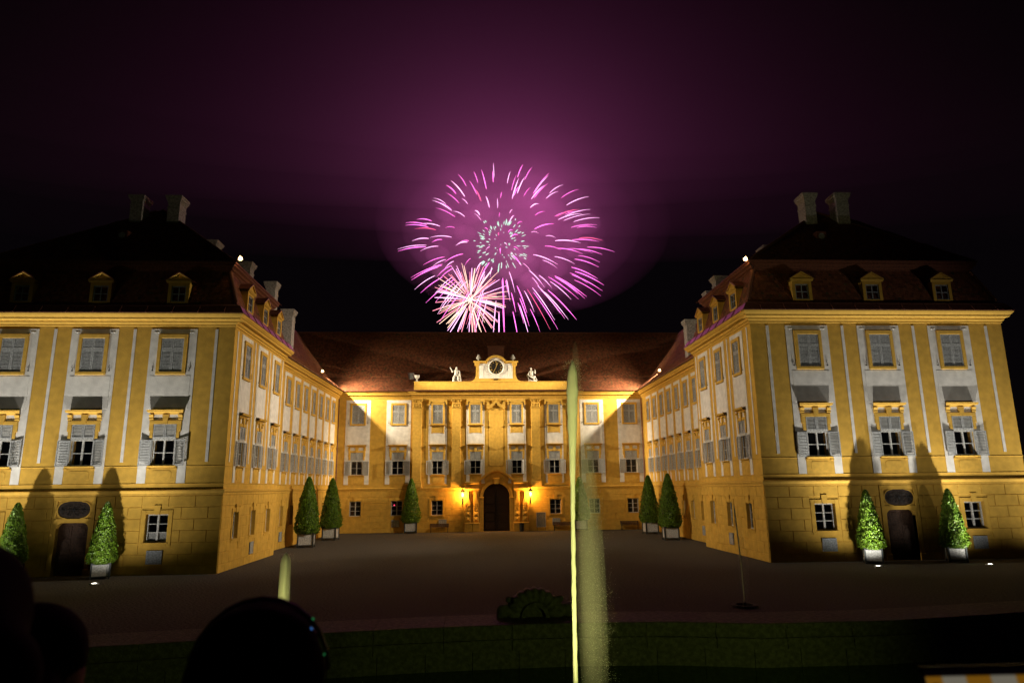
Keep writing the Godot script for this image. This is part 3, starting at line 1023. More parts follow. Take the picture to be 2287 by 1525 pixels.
func pavilion_roof(b: Node3D, inner: int, W: float, D: float, F: Transform3D, S: Transform3D) -> void:
	var O := Transform3D(Basis(Vector3(0, 0, inner), Vector3.UP, Vector3(-inner, 0, 0)), Vector3(-inner * W, 0, 0))   # outer side
	var spans := [[F, -W, W], [S, 0.0 if inner > 0 else -D, D if inner > 0 else 0.0], [O, -D if inner > 0 else 0.0, 0.0 if inner > 0 else D]]
	var skirt := [Vector2(0.54, 13.772), Vector2(0.55, 13.8), Vector2(0.3, 14.2), Vector2(0.3, 14.24), Vector2(-0.05, 14.43)]
	var low := [Vector2(-0.05, 14.42), Vector2(-0.8, 16.52)]
	var brk := [Vector2(-0.82, 16.5), Vector2(-0.74, 16.53), Vector2(-0.74, 16.62), Vector2(-0.64, 16.68), Vector2(-0.62, 16.78), Vector2(-0.5, 16.86), Vector2(-0.5, 16.98), Vector2(-0.44, 17.02), Vector2(-0.44, 17.1), Vector2(-0.7, 17.14)]
	for k in 3:
		var X: Transform3D = spans[k][0]
		mould(b, "roof_skirt", skirt, X, spans[k][1], spans[k][2], 1, 1, M.roof_metal)
		mould(b, "roof", low, X, spans[k][1], spans[k][2], 1, 1, M.roof_deck)
		mould(b, "roof_cornice", brk, X, spans[k][1], spans[k][2], 1, 1, M.roof_wood)
		if k < 2:
			# a standing seam along the foot of the tiles and seams down the skirt
			var u: float = spans[k][1] + 0.5
			while u < spans[k][2]:
				part(b, "seam", cached("skirt seam", func(s): box(s, Vector3(-0.012, -0.25, -0.01), Vector3(0.012, 0.25, 0.03), Transform3D(Basis(Vector3.RIGHT, deg_to_rad(-32)), Vector3(0, 14.0, 0.43)))), M.roof_metal, outward(X, u, 0, 0))
				u += 1.4
			var up := Vector3(0, 16.52 - 14.42, -0.75).normalized()
			var run := Vector2(16.52 - 14.42, 0.75).length()
			var a: float = spans[k][1]
			var e: float = spans[k][2]
			tiles(b, X * Vector3(0, 14.42, -0.05), X.basis * Vector3.RIGHT, X.basis * up, PackedVector2Array([Vector2(a + 0.05, 0), Vector2(e - 0.05, 0), Vector2(e - 0.8, run), Vector2(a + 0.8, run)]))
	# the upper hipped roof
	var y0 := 17.12
	var i := 0.56
	var yp := 23.0
	var zp := -7.4
	var px := -0.5 if inner > 0 else 1.25     # the peak lies a little off the middle
	var p := Vector3(px, yp, zp)
	var q := Vector3(px, yp, -D - 0.2)
	var fl := Vector3(-W + i, y0, -i)
	var fr := Vector3(W - i, y0, -i)
	var bl := Vector3(-W + i, y0, -D - 0.2)
	var br := Vector3(W - i, y0, -D - 0.2)
	var s := st()
	tri(s, fl, fr, p)
	quad(s, fr, br, q, p)
	quad(s, bl, fl, p, q)
	tri(s, br, bl, q)
	part(b, "roof", done(s), M.roof_deck)
	var up_front := (p - Vector3(0, y0, -i)).normalized()
	var len_front := (p - Vector3(0, y0, -i)).length()
	tiles(b, Vector3(0, y0, -i), Vector3.RIGHT, up_front, PackedVector2Array([Vector2(fl.x, 0), Vector2(fr.x, 0), Vector2(px, len_front)]))
	var up_side := (Vector3(px, yp, 0) - Vector3(inner * (W - i), y0, 0)).normalized()
	var len_side := (Vector3(px, yp, 0) - Vector3(inner * (W - i), y0, 0)).length()
	var along := Vector3(0, 0, -inner)
	tiles(b, Vector3(inner * (W - i), y0, 0), along, up_side, PackedVector2Array([Vector2(inner * i, 0), Vector2(inner * (D + 0.2), 0), Vector2(inner * (D + 0.2), len_side), Vector2(inner * -zp, len_side)]))
	ridge_tiles(b, fl, p)
	ridge_tiles(b, fr, p)
	ridge_tiles(b, p, q)
	var cx := inner * W
	ridge_tiles(b, Vector3(cx - inner * 0.02, 14.45, -0.02), Vector3(cx - inner * 0.78, 16.5, -0.78))
	ridge_tiles(b, Vector3(-cx + inner * 0.02, 14.45, -0.02), Vector3(-cx + inner * 0.78, 16.5, -0.78))
	for c: float in [-4.23, 0.0, 4.23]:
		dormer(b, at(c, 14.48, 0.02))
	for c: float in [2.2, 5.25, 8.3]:
		dormer(b, S * at(c * inner, 14.48, 0.02))
	# hatch on the front slope
	var h := holder(b, "roof_hatch", at(-0.9 * 1, y0 + 2.5, -i - 2.5 * (-zp - i) / (yp - y0) + 0.25))
	part(h, "frame", cached("hatch", func(c):
		bx(-0.32, 0.32, -0.3, 0.38, -0.5, 0.0, c)), M.roof_metal)
	part(h, "pane", cached("hatch pane", func(c): lathe(c, [Vector2(0.0, 0.02), Vector2(0.2, 0.02), Vector2(0.2, 0)], 14, Transform3D(Basis(Vector3.RIGHT, PI / 2), Vector3(0, 0.04, 0)))), M.vent_metal)
	# chimneys: a pair at the peak and more along the courtyard slope
	if inner > 0:
		chimney(b, Vector3(-1.4, 21.5, -6.0), 0.38, 0.5, 1.8)
		chimney(b, Vector3(1.0, 21.0, -6.0), 0.38, 0.5, 2.3)
		chimney(b, Vector3(2.4, 19.7, -8.9), 0.4, 0.5, 1.6)
		chimney(b, Vector3(4.75, 17.9, -9.3), 0.35, 0.4, 2.0)
	else:
		chimney(b, Vector3(-0.2, 21.2, -6.0), 0.38, 0.5, 2.45)
		chimney(b, Vector3(2.1, 21.4, -6.0), 0.42, 0.5, 2.3)
		chimney(b, Vector3(-2.1, 19.4, -8.6), 0.4, 0.5, 1.4)
		chimney(b, Vector3(-5.7, 16.9, -9.0), 0.35, 0.4, 1.75)

# ------------------------------------------------------------------ side wings
func wing(side: int) -> void:
	var L := 21.6
	var X: Transform3D
	if side < 0:
		X = Transform3D(Basis(Vector3.UP, deg_to_rad(90.0 - 1.87)), Vector3(-14.26, 0, -47.85))
	else:
		X = Transform3D(Basis(Vector3.UP, deg_to_rad(-90.0)), Vector3(17.45, 0, -69.42))
	var b := thing("palace_wing", "long yellow side wing with seven window columns on the %s of the courtyard" % ["left", "right"][0 if side < 0 else 1], "building", X, "matching side wings of the palace")
	var F := Transform3D()
	var su := 0.72
	var cols := []
	for i in 8:
		cols.append(2.2 + 2.46 * i if side < 0 else L - (2.0 + 2.42 * i))
	var holes := []
	var gaps := []
	for c: float in cols:
		holes.append([c - 0.57 * su, c + 0.57 * su, 5.55, 6.88])
		holes.append([c - 0.56 * su, c + 0.56 * su, 1.6, 3.03])
		gaps.append([c - 0.59, c + 0.59, 1.38, 3.28])
	wall(b, F, 0, L, 0, 13.2, holes)
	courses(b, F, -0.3, L + 0.3, 0, 0)
	var rank := 0
	for c: float in cols:
		white_field(b, F, c, 0.86, 0.57 * su)
		upper_window(b, F, c, su)
		main_window(b, F, c, su, true, true, rank)
		low_window(b, F, c, su)
		rank += 1
		if rank % 3 == 2:
			vent(b, F, c, su)
			gaps.append([c - 0.33, c + 0.33, 0.5, 1.24])
	rustication(b, F, 0, L, gaps, 1.2)
	var s := st()
	bx(-0.2, L + 6, 4.1, 4.3, -9, -0.5, s)
	bx(-0.2, L + 6, 9.4, 9.6, -9, -0.5, s)
	bx(-0.2, L + 6, 0.2, 9.4, -3.6, -3.5, s)
	part(b, "interior", done(s), M.interior)
	s = st()
	quad(s, Vector3(L + 6, 0, -12.6), Vector3(0, 0, -12.6), Vector3(0, 14, -12.6), Vector3(L + 6, 14, -12.6))
	quad(s, Vector3(0, 0, -12.6), Vector3(0, 0, 0), Vector3(0, 13.6, 0), Vector3(0, 13.6, -12.6))
	part(b, "wall", done(s), M.yellow_plaster)
	# at the far end the roof runs on into the central roof
	var u0 := -0.4 if side < 0 else -6.4
	var u1 := L + 6.4 if side < 0 else L + 0.4
	long_roof(b, F, u0, u1, 0.0 if side < 0 else -0.0, L, side < 0, side > 0)
	gutter(b, F, -0.2, L - 0.5 if side < 0 else L + 0.2, 13.83, 0.6)
	downpipe(b, F, L - 0.35 if side < 0 else 0.35, 0.14, 0.0, 13.1)
	if side < 0:
		chimney(b, Vector3(3.2, 17.2, -1.2), 0.35, 0.35, 2.5)
		chimney(b, Vector3(8.4, 16.4, -1.4), 0.4, 0.4, 2.5)
	else:
		chimney(b, Vector3(L - 2.4, 16.6, -1.0), 0.35, 0.35, 2.3)
		chimney(b, Vector3(L - 7.2, 15.6, -0.8), 0.4, 0.4, 2.2)

# a long saddle roof with a flatter foot; e0, e1: whether it grows wider towards the ridge at that end (a valley)
func long_roof(b: Node3D, F: Transform3D, u0: float, u1: float, a0: float, a1: float, grow1: bool, grow0: bool) -> void:
	var foot := Vector2(0.55, 13.86)
	var knee := Vector2(-1.5, 15.5)
	var ridge := Vector2(-6.3, 21.4)
	var s := st()
	moulding(s, [foot, knee, ridge, Vector2(-11.1, 15.5), Vector2(-13.15, 13.86)], u0, u1, 0, 0, false)
	part(b, "roof", done(s), M.roof_deck, F)
	var from := foot
	for to: Vector2 in [knee, ridge]:
		var d := to - from
		var up := Vector3(0, d.y, d.x).normalized()
		var run := d.length()
		var w0: float = foot.x - from.x
		var w1: float = foot.x - to.x
		var o := PackedVector2Array([Vector2(a0 - (w0 if grow0 else 0.0), 0), Vector2(a1 + (w0 if grow1 else 0.0), 0), Vector2(a1 + (w1 if grow1 else 0.0), run), Vector2(a0 - (w1 if grow0 else 0.0), run)])
		tiles(b, F * Vector3(0, from.y, from.x), F.basis * Vector3.RIGHT, F.basis * up, o)
		from = to
	if a0 < -1.0:
		ridge_tiles(b, F * Vector3(u0, ridge.y, ridge.x), F * Vector3(u1, ridge.y, ridge.x))
	mould(b, "eaves_board", [Vector2(0.4, 13.77), Vector2(0.56, 13.78), Vector2(0.57, 13.87), Vector2(0.3, 14.06)], F, u0, u1, 0, 0, M.roof_metal)

# ------------------------------------------------------------------ central block with portal, pilasters and clock
func central_block() -> void:
	var b := thing("palace_central_block", "yellow central palace block with arched portal and clock gable at the end of the courtyard", "building", at(2.34, 0, -69.4))
	var F := Transform3D()
	var Fm := at(0, 0, 0.18)
	var A := 8.4
	var uL := -16.4
	var uR := 15.4
	var outer := [-13.86, -9.82, 9.82, 13.72]
	var mid := [-5.87, -2.08, 2.08, 5.87]
	var holes_l := []
	var holes_r := []
	for c: float in outer:
		var list := holes_l if c < 0 else holes_r
		list.append([c - 0.57, c + 0.57, 5.55, 6.88])
		list.append([c - 0.56, c + 0.56, 1.6, 3.03])
	wall(b, F, uL, -A, 0, 13.2, holes_l)
	wall(b, F, A, uR, 0, 13.2, holes_r)
	var holes := [[-1.9, 1.9, 0, 4.9]]
	for c: float in mid:
		holes.append([c - 0.57, c + 0.57, 5.55, 6.88])
	for c: float in [-5.87, 5.87]:
		holes.append([c - 0.56, c + 0.56, 1.6, 3.03])
	wall(b, Fm, -A, A, 0, 13.2, holes)
	var s := st()
	for e in [-1.0, 1.0]:
		bx(minf(e * A, e * (A - 0.02)), maxf(e * A, e * (A - 0.02)), 0, 13.2, -0.02, 0.18, s)
	quad(s, Vector3(32, 0, -12.6), Vector3(-32, 0, -12.6), Vector3(-32, 14, -12.6), Vector3(32, 14, -12.6))
	part(b, "wall", done(s), M.yellow_plaster)
	s = st()
	bx(-30, 30, 9.4, 9.6, -12, -0.5, s)
	bx(-30, 30, 5.05, 5.2, -12, -0.5, s)
	bx(-30, 30, 0.2, 9.4, -3.7, -3.6, s)
	part(b, "interior", done(s), M.interior)
	for q in [[F, uL, -A, 0.0, -1.0], [F, A, uR, -1.0, 0.0], [Fm, -A, A, 1.0, 1.0]]:
		mould(b, "cornice", CORNICE, q[0], q[1], q[2], maxf(q[3], 0), maxf(q[4], 0), M.yellow_trim)
	mould(b, "belt_course", BELT, F, uL, -A, 0, 0, M.yellow_trim)
	mould(b, "belt_course", BELT, F, A, uR, 0, 0, M.yellow_trim)
	mould(b, "belt_course", BELT, Fm, -A, -3.15, 1, 0, M.yellow_trim)
	mould(b, "belt_course", BELT, Fm, 3.15, A, 0, 1, M.yellow_trim)
	var rank := 0
	for c: float in outer:
		white_field(b, F, c, 1.22, 0.57)
		upper_window(b, F, c, 1.0)
		main_window(b, F, c, 1.0, true, true, rank)
		low_window(b, F, c, 1.0)
		rank += 1
	vent(b, F, -9.9, 0.95)
	vent(b, Fm, -5.3, 0.95)
	vent(b, Fm, 5.9, 0.95)
	for c: float in mid:
		white_field(b, Fm, c, 0.92, 0.57, 13.0)
		upper_window(b, Fm, c, 0.85, true)
		main_window(b, Fm, c, 0.92, absf(c) > 3, absf(c) > 3, rank)
		rank += 1
		part(b, "swag", cached("swag", func(q):
			var o := PackedVector2Array()
			o.append_array(PackedVector2Array([Vector2(-0.92, 12.98), Vector2(-0.92, 12.45), Vector2(-0.8, 12.45), Vector2(-0.74, 12.75)]))
			for i in 9:
				var x := lerpf(-0.7, 0.7, i / 8.0)
				o.append(Vector2(x, 12.62 + 0.14 * pow(absf(x) / 0.7, 2.0)))
			o.append_array(PackedVector2Array([Vector2(0.74, 12.75), Vector2(0.8, 12.45), Vector2(0.92, 12.45), Vector2(0.92, 12.98)]))
			prism(q, o, 0.02, 0.16)), M.yellow_trim, outward(Fm, c, 0, 0))
	for c: float in [-5.87, 5.87]:
		low_window(b, Fm, c, 1.0)
	rustication(b, F, uL, -A, [[-14.67, -13.05, 1.38, 3.28], [-10.63, -9.01, 1.38, 3.28], [-10.32, -9.48, 0.5, 1.24]], 2.0)
	rustication(b, F, A, uR, [[9.01, 10.63, 1.38, 3.28], [12.91, 14.53, 1.38, 3.28]], 2.0)
	rustication(b, Fm, -A, -3.12, [[-6.68, -5.06, 1.38, 3.28], [-5.72, -4.88, 0.5, 1.24]], 2.2)
	rustication(b, Fm, 3.12, A, [[5.06, 6.68, 1.38, 3.28], [5.48, 6.32, 0.5, 1.24]], 2.2)
	for u: float in [-7.92, -4.02, 4.02, 7.92]:
		pilaster(b, Fm, u)
	# the blind panel over the portal, crowned by an ogee
	part(b, "panel", cached("axis panel", func(q):
		block(q, -0.7, 0.7, 6.3, 12.1, 0, 0.035, 0.012)
		var o := PackedVector2Array([Vector2(-0.95, 12.75), Vector2(-0.95, 12.1), Vector2(-0.8, 11.95), Vector2(-0.66, 12.1), Vector2(-0.4, 12.22), Vector2(-0.15, 12.42), Vector2(0, 12.68), Vector2(0.15, 12.42), Vector2(0.4, 12.22), Vector2(0.66, 12.1), Vector2(0.8, 11.95), Vector2(0.95, 12.1), Vector2(0.95, 12.75), Vector2(0.75, 12.75), Vector2(0.6, 12.45), Vector2(0.3, 12.66), Vector2(0, 12.98), Vector2(-0.3, 12.66), Vector2(-0.6, 12.45), Vector2(-0.75, 12.75)])
		prism(q, o, 0.02, 0.15)), M.yellow_trim, Fm)
	portal(b, Fm)
	# roof, gutter, parapet with the clock
	long_roof(b, F, -30, 30, uL + 0.3, uR - 0.3, true, true)
	gutter(b, F, uL + 0.7, -A, 13.86, 0.62)
	gutter(b, F, A, uR - 0.6, 13.86, 0.62)
	gutter(b, F, -A, A, 13.86, 0.84)
	mould(b, "eaves_board", [Vector2(0.5, 13.78), Vector2(0.76, 13.79), Vector2(0.77, 13.88), Vector2(0.3, 14.0)], F, -A, A, 0, 0, M.roof_metal)
	parapet(b)
	# small roof openings
	var h := holder(b, "roof_hatch", at(-8.7, 15.15, -0.55))
	part(h, "frame", cached("roof hatch frame", func(q):
		bx(-0.36, -0.28, 0, 0.72, -0.9, 0, q)
		bx(0.28, 0.36, 0, 0.72, -0.9, 0, q)
		bx(-0.42, 0.42, 0.72, 0.8, -1.1, 0.06, q)
		bx(-0.28, 0.28, -0.05, 0.05, -0.9, -0.005, q)), M.roof_metal)
	part(h, "pane", cached("roof hatch pane", func(q): bx(-0.28, 0.28, 0.05, 0.72, -0.08, -0.07, q)), M.vent_metal)
	var c := holder(b, "chimney", at(0.15, 17.4, -3.9))
	part(c, "shaft", cached("brick shaft", func(q):
		bx(-0.88, 0.88, -1.0, 1.75, -0.5, 0.5, q)
		for i in 9:
			bx(-0.89, 0.89, 0.05 + i * 0.19, 0.2 + i * 0.19, -0.51, 0.51, q)), M.ridge_clay)
	part(c, "cap", cached("brick cap", func(q): bx(-0.98, 0.98, 1.75, 1.9, -0.6, 0.6, q)), M.ridge_clay)

func pilaster(b: Node3D, F: Transform3D, u: float) -> void:
	var n := holder(b, "pilaster", outward(F, u, 0, 0))
	part(n, "shaft", cached("pilaster shaft", func(s):
		block(s, -0.44, 0.44, 4.9, 12.15, 0, 0.16, 0.015)
		block(s, -0.5, 0.5, 12.1, 12.2, 0, 0.2, 0.02)), M.yellow_trim)
	part(n, "base", cached("pilaster base", func(s):
		block(s, -0.52, 0.52, 4.3, 4.72, 0, 0.22, 0.02)
		moulding(s, [Vector2(0.16, 4.72), Vector2(0.21, 4.76), Vector2(0.22, 4.8), Vector2(0.17, 4.86), Vector2(0.19, 4.9), Vector2(0.0, 4.92)], -0.48, 0.48)), M.yellow_trim)
	var capital := part(n, "capital", cached("capital", func(s):
		prism(s, PackedVector2Array([Vector2(-0.36, 12.2), Vector2(0.36, 12.2), Vector2(0.46, 12.95), Vector2(-0.46, 12.95)]), 0, 0.17)
		moulding(s, [Vector2(0.1, 12.98), Vector2(0.26, 12.99), Vector2(0.28, 13.08), Vector2(0, 13.13)], -0.5, 0.5, 0.2, 0.2)), M.yellow_trim)
	for e in [-1.0, 1.0]:
		part(capital, "volute", cached("volute", func(s):
			var pts := []
			var rad := []
			for i in 20:
				var a := i * 0.5
				var r := 0.17 * (1.0 - i / 22.0)
				pts.append(Vector3(cos(a) * r, sin(a) * r, 0.2))
				rad.append(0.045 * (1.0 - i / 30.0))
			tube(s, pts, rad, 6)), M.yellow_trim, Transform3D(Basis().scaled(Vector3(e, 1, 1)) if e > 0 else Basis(Vector3.UP, PI).scaled(Vector3(1, 1, -1)), Vector3(e * 0.33, 12.82, 0)))
		for q in 3:
			part(capital, "leaf", cached("acanthus", func(s):
				tube(s, [Vector3(0, 0, 0.17), Vector3(0, 0.18, 0.21), Vector3(0, 0.3, 0.27), Vector3(0, 0.33, 0.33), Vector3(0, 0.28, 0.35)], [0.1, 0.1, 0.08, 0.05, 0.02], 6)), M.yellow_trim, at(e * (0.08 + 0.14 * q), 12.22, -0.03))

func portal(b: Node3D, F: Transform3D) -> void:
	var n := holder(b, "portal", F)
	var R := 1.33
	var spring := 3.3
	part(n, "arch_wall", cached("arch wall", func(s):
		var o := PackedVector2Array([Vector2(-1.9, 0), Vector2(-R, 0), Vector2(-R, spring)])
		o.append_array(arc(Vector2(0, spring), R, 180, 0, 24))
		o.append_array(PackedVector2Array([Vector2(R, 0), Vector2(1.9, 0), Vector2(1.9, 4.9), Vector2(-1.9, 4.9)]))
		prism(s, o, -0.6, 0.0)), M.yellow_plaster)
	part(n, "archivolt", cached("archivolt", func(s):
		var o := PackedVector2Array([Vector2(-R - 0.3, spring), Vector2(-R, spring)])
		o.append_array(arc(Vector2(0, spring), R, 180, 0, 24))
		o.append(Vector2(R + 0.3, spring))
		o.append_array(arc(Vector2(0, spring), R + 0.3, 0, 180, 24))
		prism(s, o, -0.05, 0.14)
		o = PackedVector2Array([Vector2(-R - 0.3, spring), Vector2(-R - 0.2, spring)])
		o.append_array(arc(Vector2(0, spring), R + 0.2, 180, 0, 24))
		o.append(Vector2(R + 0.3, spring))
		o.append_array(arc(Vector2(0, spring), R + 0.3, 0, 180, 24))
		prism(s, o, 0.14, 0.2)), M.yellow_trim)
	part(n, "keystone", cached("portal key", func(s):
		prism(s, PackedVector2Array([Vector2(-0.2, spring + R - 0.06), Vector2(0.2, spring + R - 0.06), Vector2(0.3, spring + R + 0.55), Vector2(-0.3, spring + R + 0.55)]), 0.0, 0.32)
		moulding(s, [Vector2(0.3, 5.05), Vector2(0.36, 5.1), Vector2(0.38, 5.18), Vector2(0.0, 5.2)], -0.32, 0.32)), M.yellow_trim)
	for e in [-1.0, 1.0]:
		part(n, "impost", cached("impost", func(s):
			moulding(s, [Vector2(0, 3.1), Vector2(0.18, 3.12), Vector2(0.2, 3.2), Vector2(0.26, 3.24), Vector2(0.26, 3.3), Vector2(0, 3.32)], -0.24, 0.24)
			block(s, -0.2, 0.2, 0, 3.1, 0, 0.13, 0.015)), M.yellow_trim, at(e * (R + 0.17), 0, 0))
		for k in 2:
			var u: float = e * (2.02 + 0.78 * k)
			var p := holder(n, "pier", at(u, 0, 0))
			part(p, "plinth", cached("pier plinth", func(s):
				block(s, -0.36, 0.36, 0, 0.75, 0, 0.34, 0.02)
				block(s, -0.38, 0.38, 0.75, 0.87, 0, 0.37, 0.03)), M.yellow_trim)
			part(p, "shaft", cached("pier shaft", func(s):
				block(s, -0.27, 0.27, 0.87, 3.9, 0, 0.2, 0.02)
				for i in 2:
					var y := 0.98 + 0.5 * i
					var c := Vector3(0, y + 0.22, 0.33)
					var q := [Vector3(-0.25, y, 0.2), Vector3(0.25, y, 0.2), Vector3(0.25, y + 0.44, 0.2), Vector3(-0.25, y + 0.44, 0.2)]
					for j in 4:
						tri(s, q[j], q[(j + 1) % 4], c)
				block(s, -0.28, 0.28, 2.5, 2.6, 0.1, 0.28, 0.02)), M.yellow_trim)
			part(p, "scroll", cached("pier scroll", func(s):
				var pts := []
				var rad := []
				for i in 26:
					var a := i * 0.48 + 1.2
					var r := 0.23 * (1.0 - i / 29.0)
					pts.append(Vector3(cos(a) * r, 2.2 + sin(a) * r, 0.23))
					rad.append(0.05 * (1.0 - i / 40.0))
				tube(s, pts, rad, 6)), M.yellow_trim)
			part(p, "shield", cached("pier shield", func(s):
				prism(s, PackedVector2Array([Vector2(-0.24, 2.66), Vector2(0.24, 2.66), Vector2(0.05, 3.3), Vector2(0.05, 3.8), Vector2(-0.05, 3.8), Vector2(-0.05, 3.3)]), 0.15, 0.3)), M.yellow_trim)
		part(n, "entablature", cached("portal entablature", func(s):
			moulding(s, [Vector2(0, 3.9), Vector2(0.26, 3.91), Vector2(0.26, 4.02), Vector2(0.32, 4.06), Vector2(0.44, 4.1), Vector2(0.44, 4.18), Vector2(0.24, 4.22), Vector2(0.24, 4.5), Vector2(0.4, 4.58), Vector2(0.5, 4.62), Vector2(0.52, 4.72), Vector2(0.0, 4.8)], -0.7, 0.7)
			for i in 5:
				bx(-0.58 + i * 0.28, -0.46 + i * 0.28, 4.28, 4.46, 0.2, 0.31, s)), M.yellow_trim, at(e * 2.42, 0, 0))
	# the swung pediment: a band that rises from both entablatures to a peak
	var band := func(s: SurfaceTool, low: float, thick: float, w0: float, w1: float) -> void:
		var top := PackedVector2Array()
		var bottom := PackedVector2Array()
		for i in 33:
			var x := lerpf(-1.95, 1.95, i / 32.0)
			var t := absf(x) / 1.95
			var y := 4.75 + low
			if t > 0.62:
				y += 0.45 * (1.0 - cos((1.0 - t) / 0.38 * PI * 0.5)) * 1.0
			else:
				y += 0.45 + 0.62 * sin((1.0 - t / 0.62) * PI * 0.5) * 0.86
			top.append(Vector2(x, y + thick))
			bottom.append(Vector2(x, y))
		top.reverse()
		bottom.append_array(top)
		prism(s, bottom, w0, w1, true)
	part(n, "pediment", cached("portal pediment", func(s):
		band.call(s, 0.0, 0.16, 0.0, 0.42)
		band.call(s, 0.16, 0.09, 0.0, 0.52)), M.yellow_trim)
	part(n, "tympanum", cached("tympanum", func(s):
		var o := PackedVector2Array()
		for i in 25:
			var x := lerpf(-1.2, 1.2, i / 24.0)
			var t := absf(x) / 1.95
			o.append(Vector2(x, 5.2 + 0.53 * sin((1.0 - t / 0.62) * PI * 0.5)))
		o.append_array(PackedVector2Array([Vector2(1.2, 4.85), Vector2(-1.2, 4.85)]))
		prism(s, o, 0.0, 0.1)), M.yellow_plaster)
	for k in 2:
		var leaf := part(n, "gate_leaf", cached("gate leaf", func(s):
			var o := PackedVector2Array([Vector2(0.005, 0), Vector2(R, 0), Vector2(R, spring)])
			o.append_array(arc(Vector2(0, spring), R, 0, 89.8, 14))
			prism(s, o, -0.6, -0.5)), M.dark_wood, Transform3D(Basis() if k else Basis(Vector3.UP, PI), Vector3(0, 0, 0 if k else -1.1)))
		for j in 4:
			part(leaf, "panel", cached("gate panel", func(s): block(s, 0.16, 1.14, 0.16, 0.86, -0.5, -0.46, 0.03)), M.dark_wood, at(0, j * 0.84, 0) if k else Transform3D(Basis(Vector3.UP, PI), Vector3(0, j * 0.84, -1.1)) * Transform3D(Basis().scaled(Vector3(-1, 1, 1)), Vector3.ZERO))

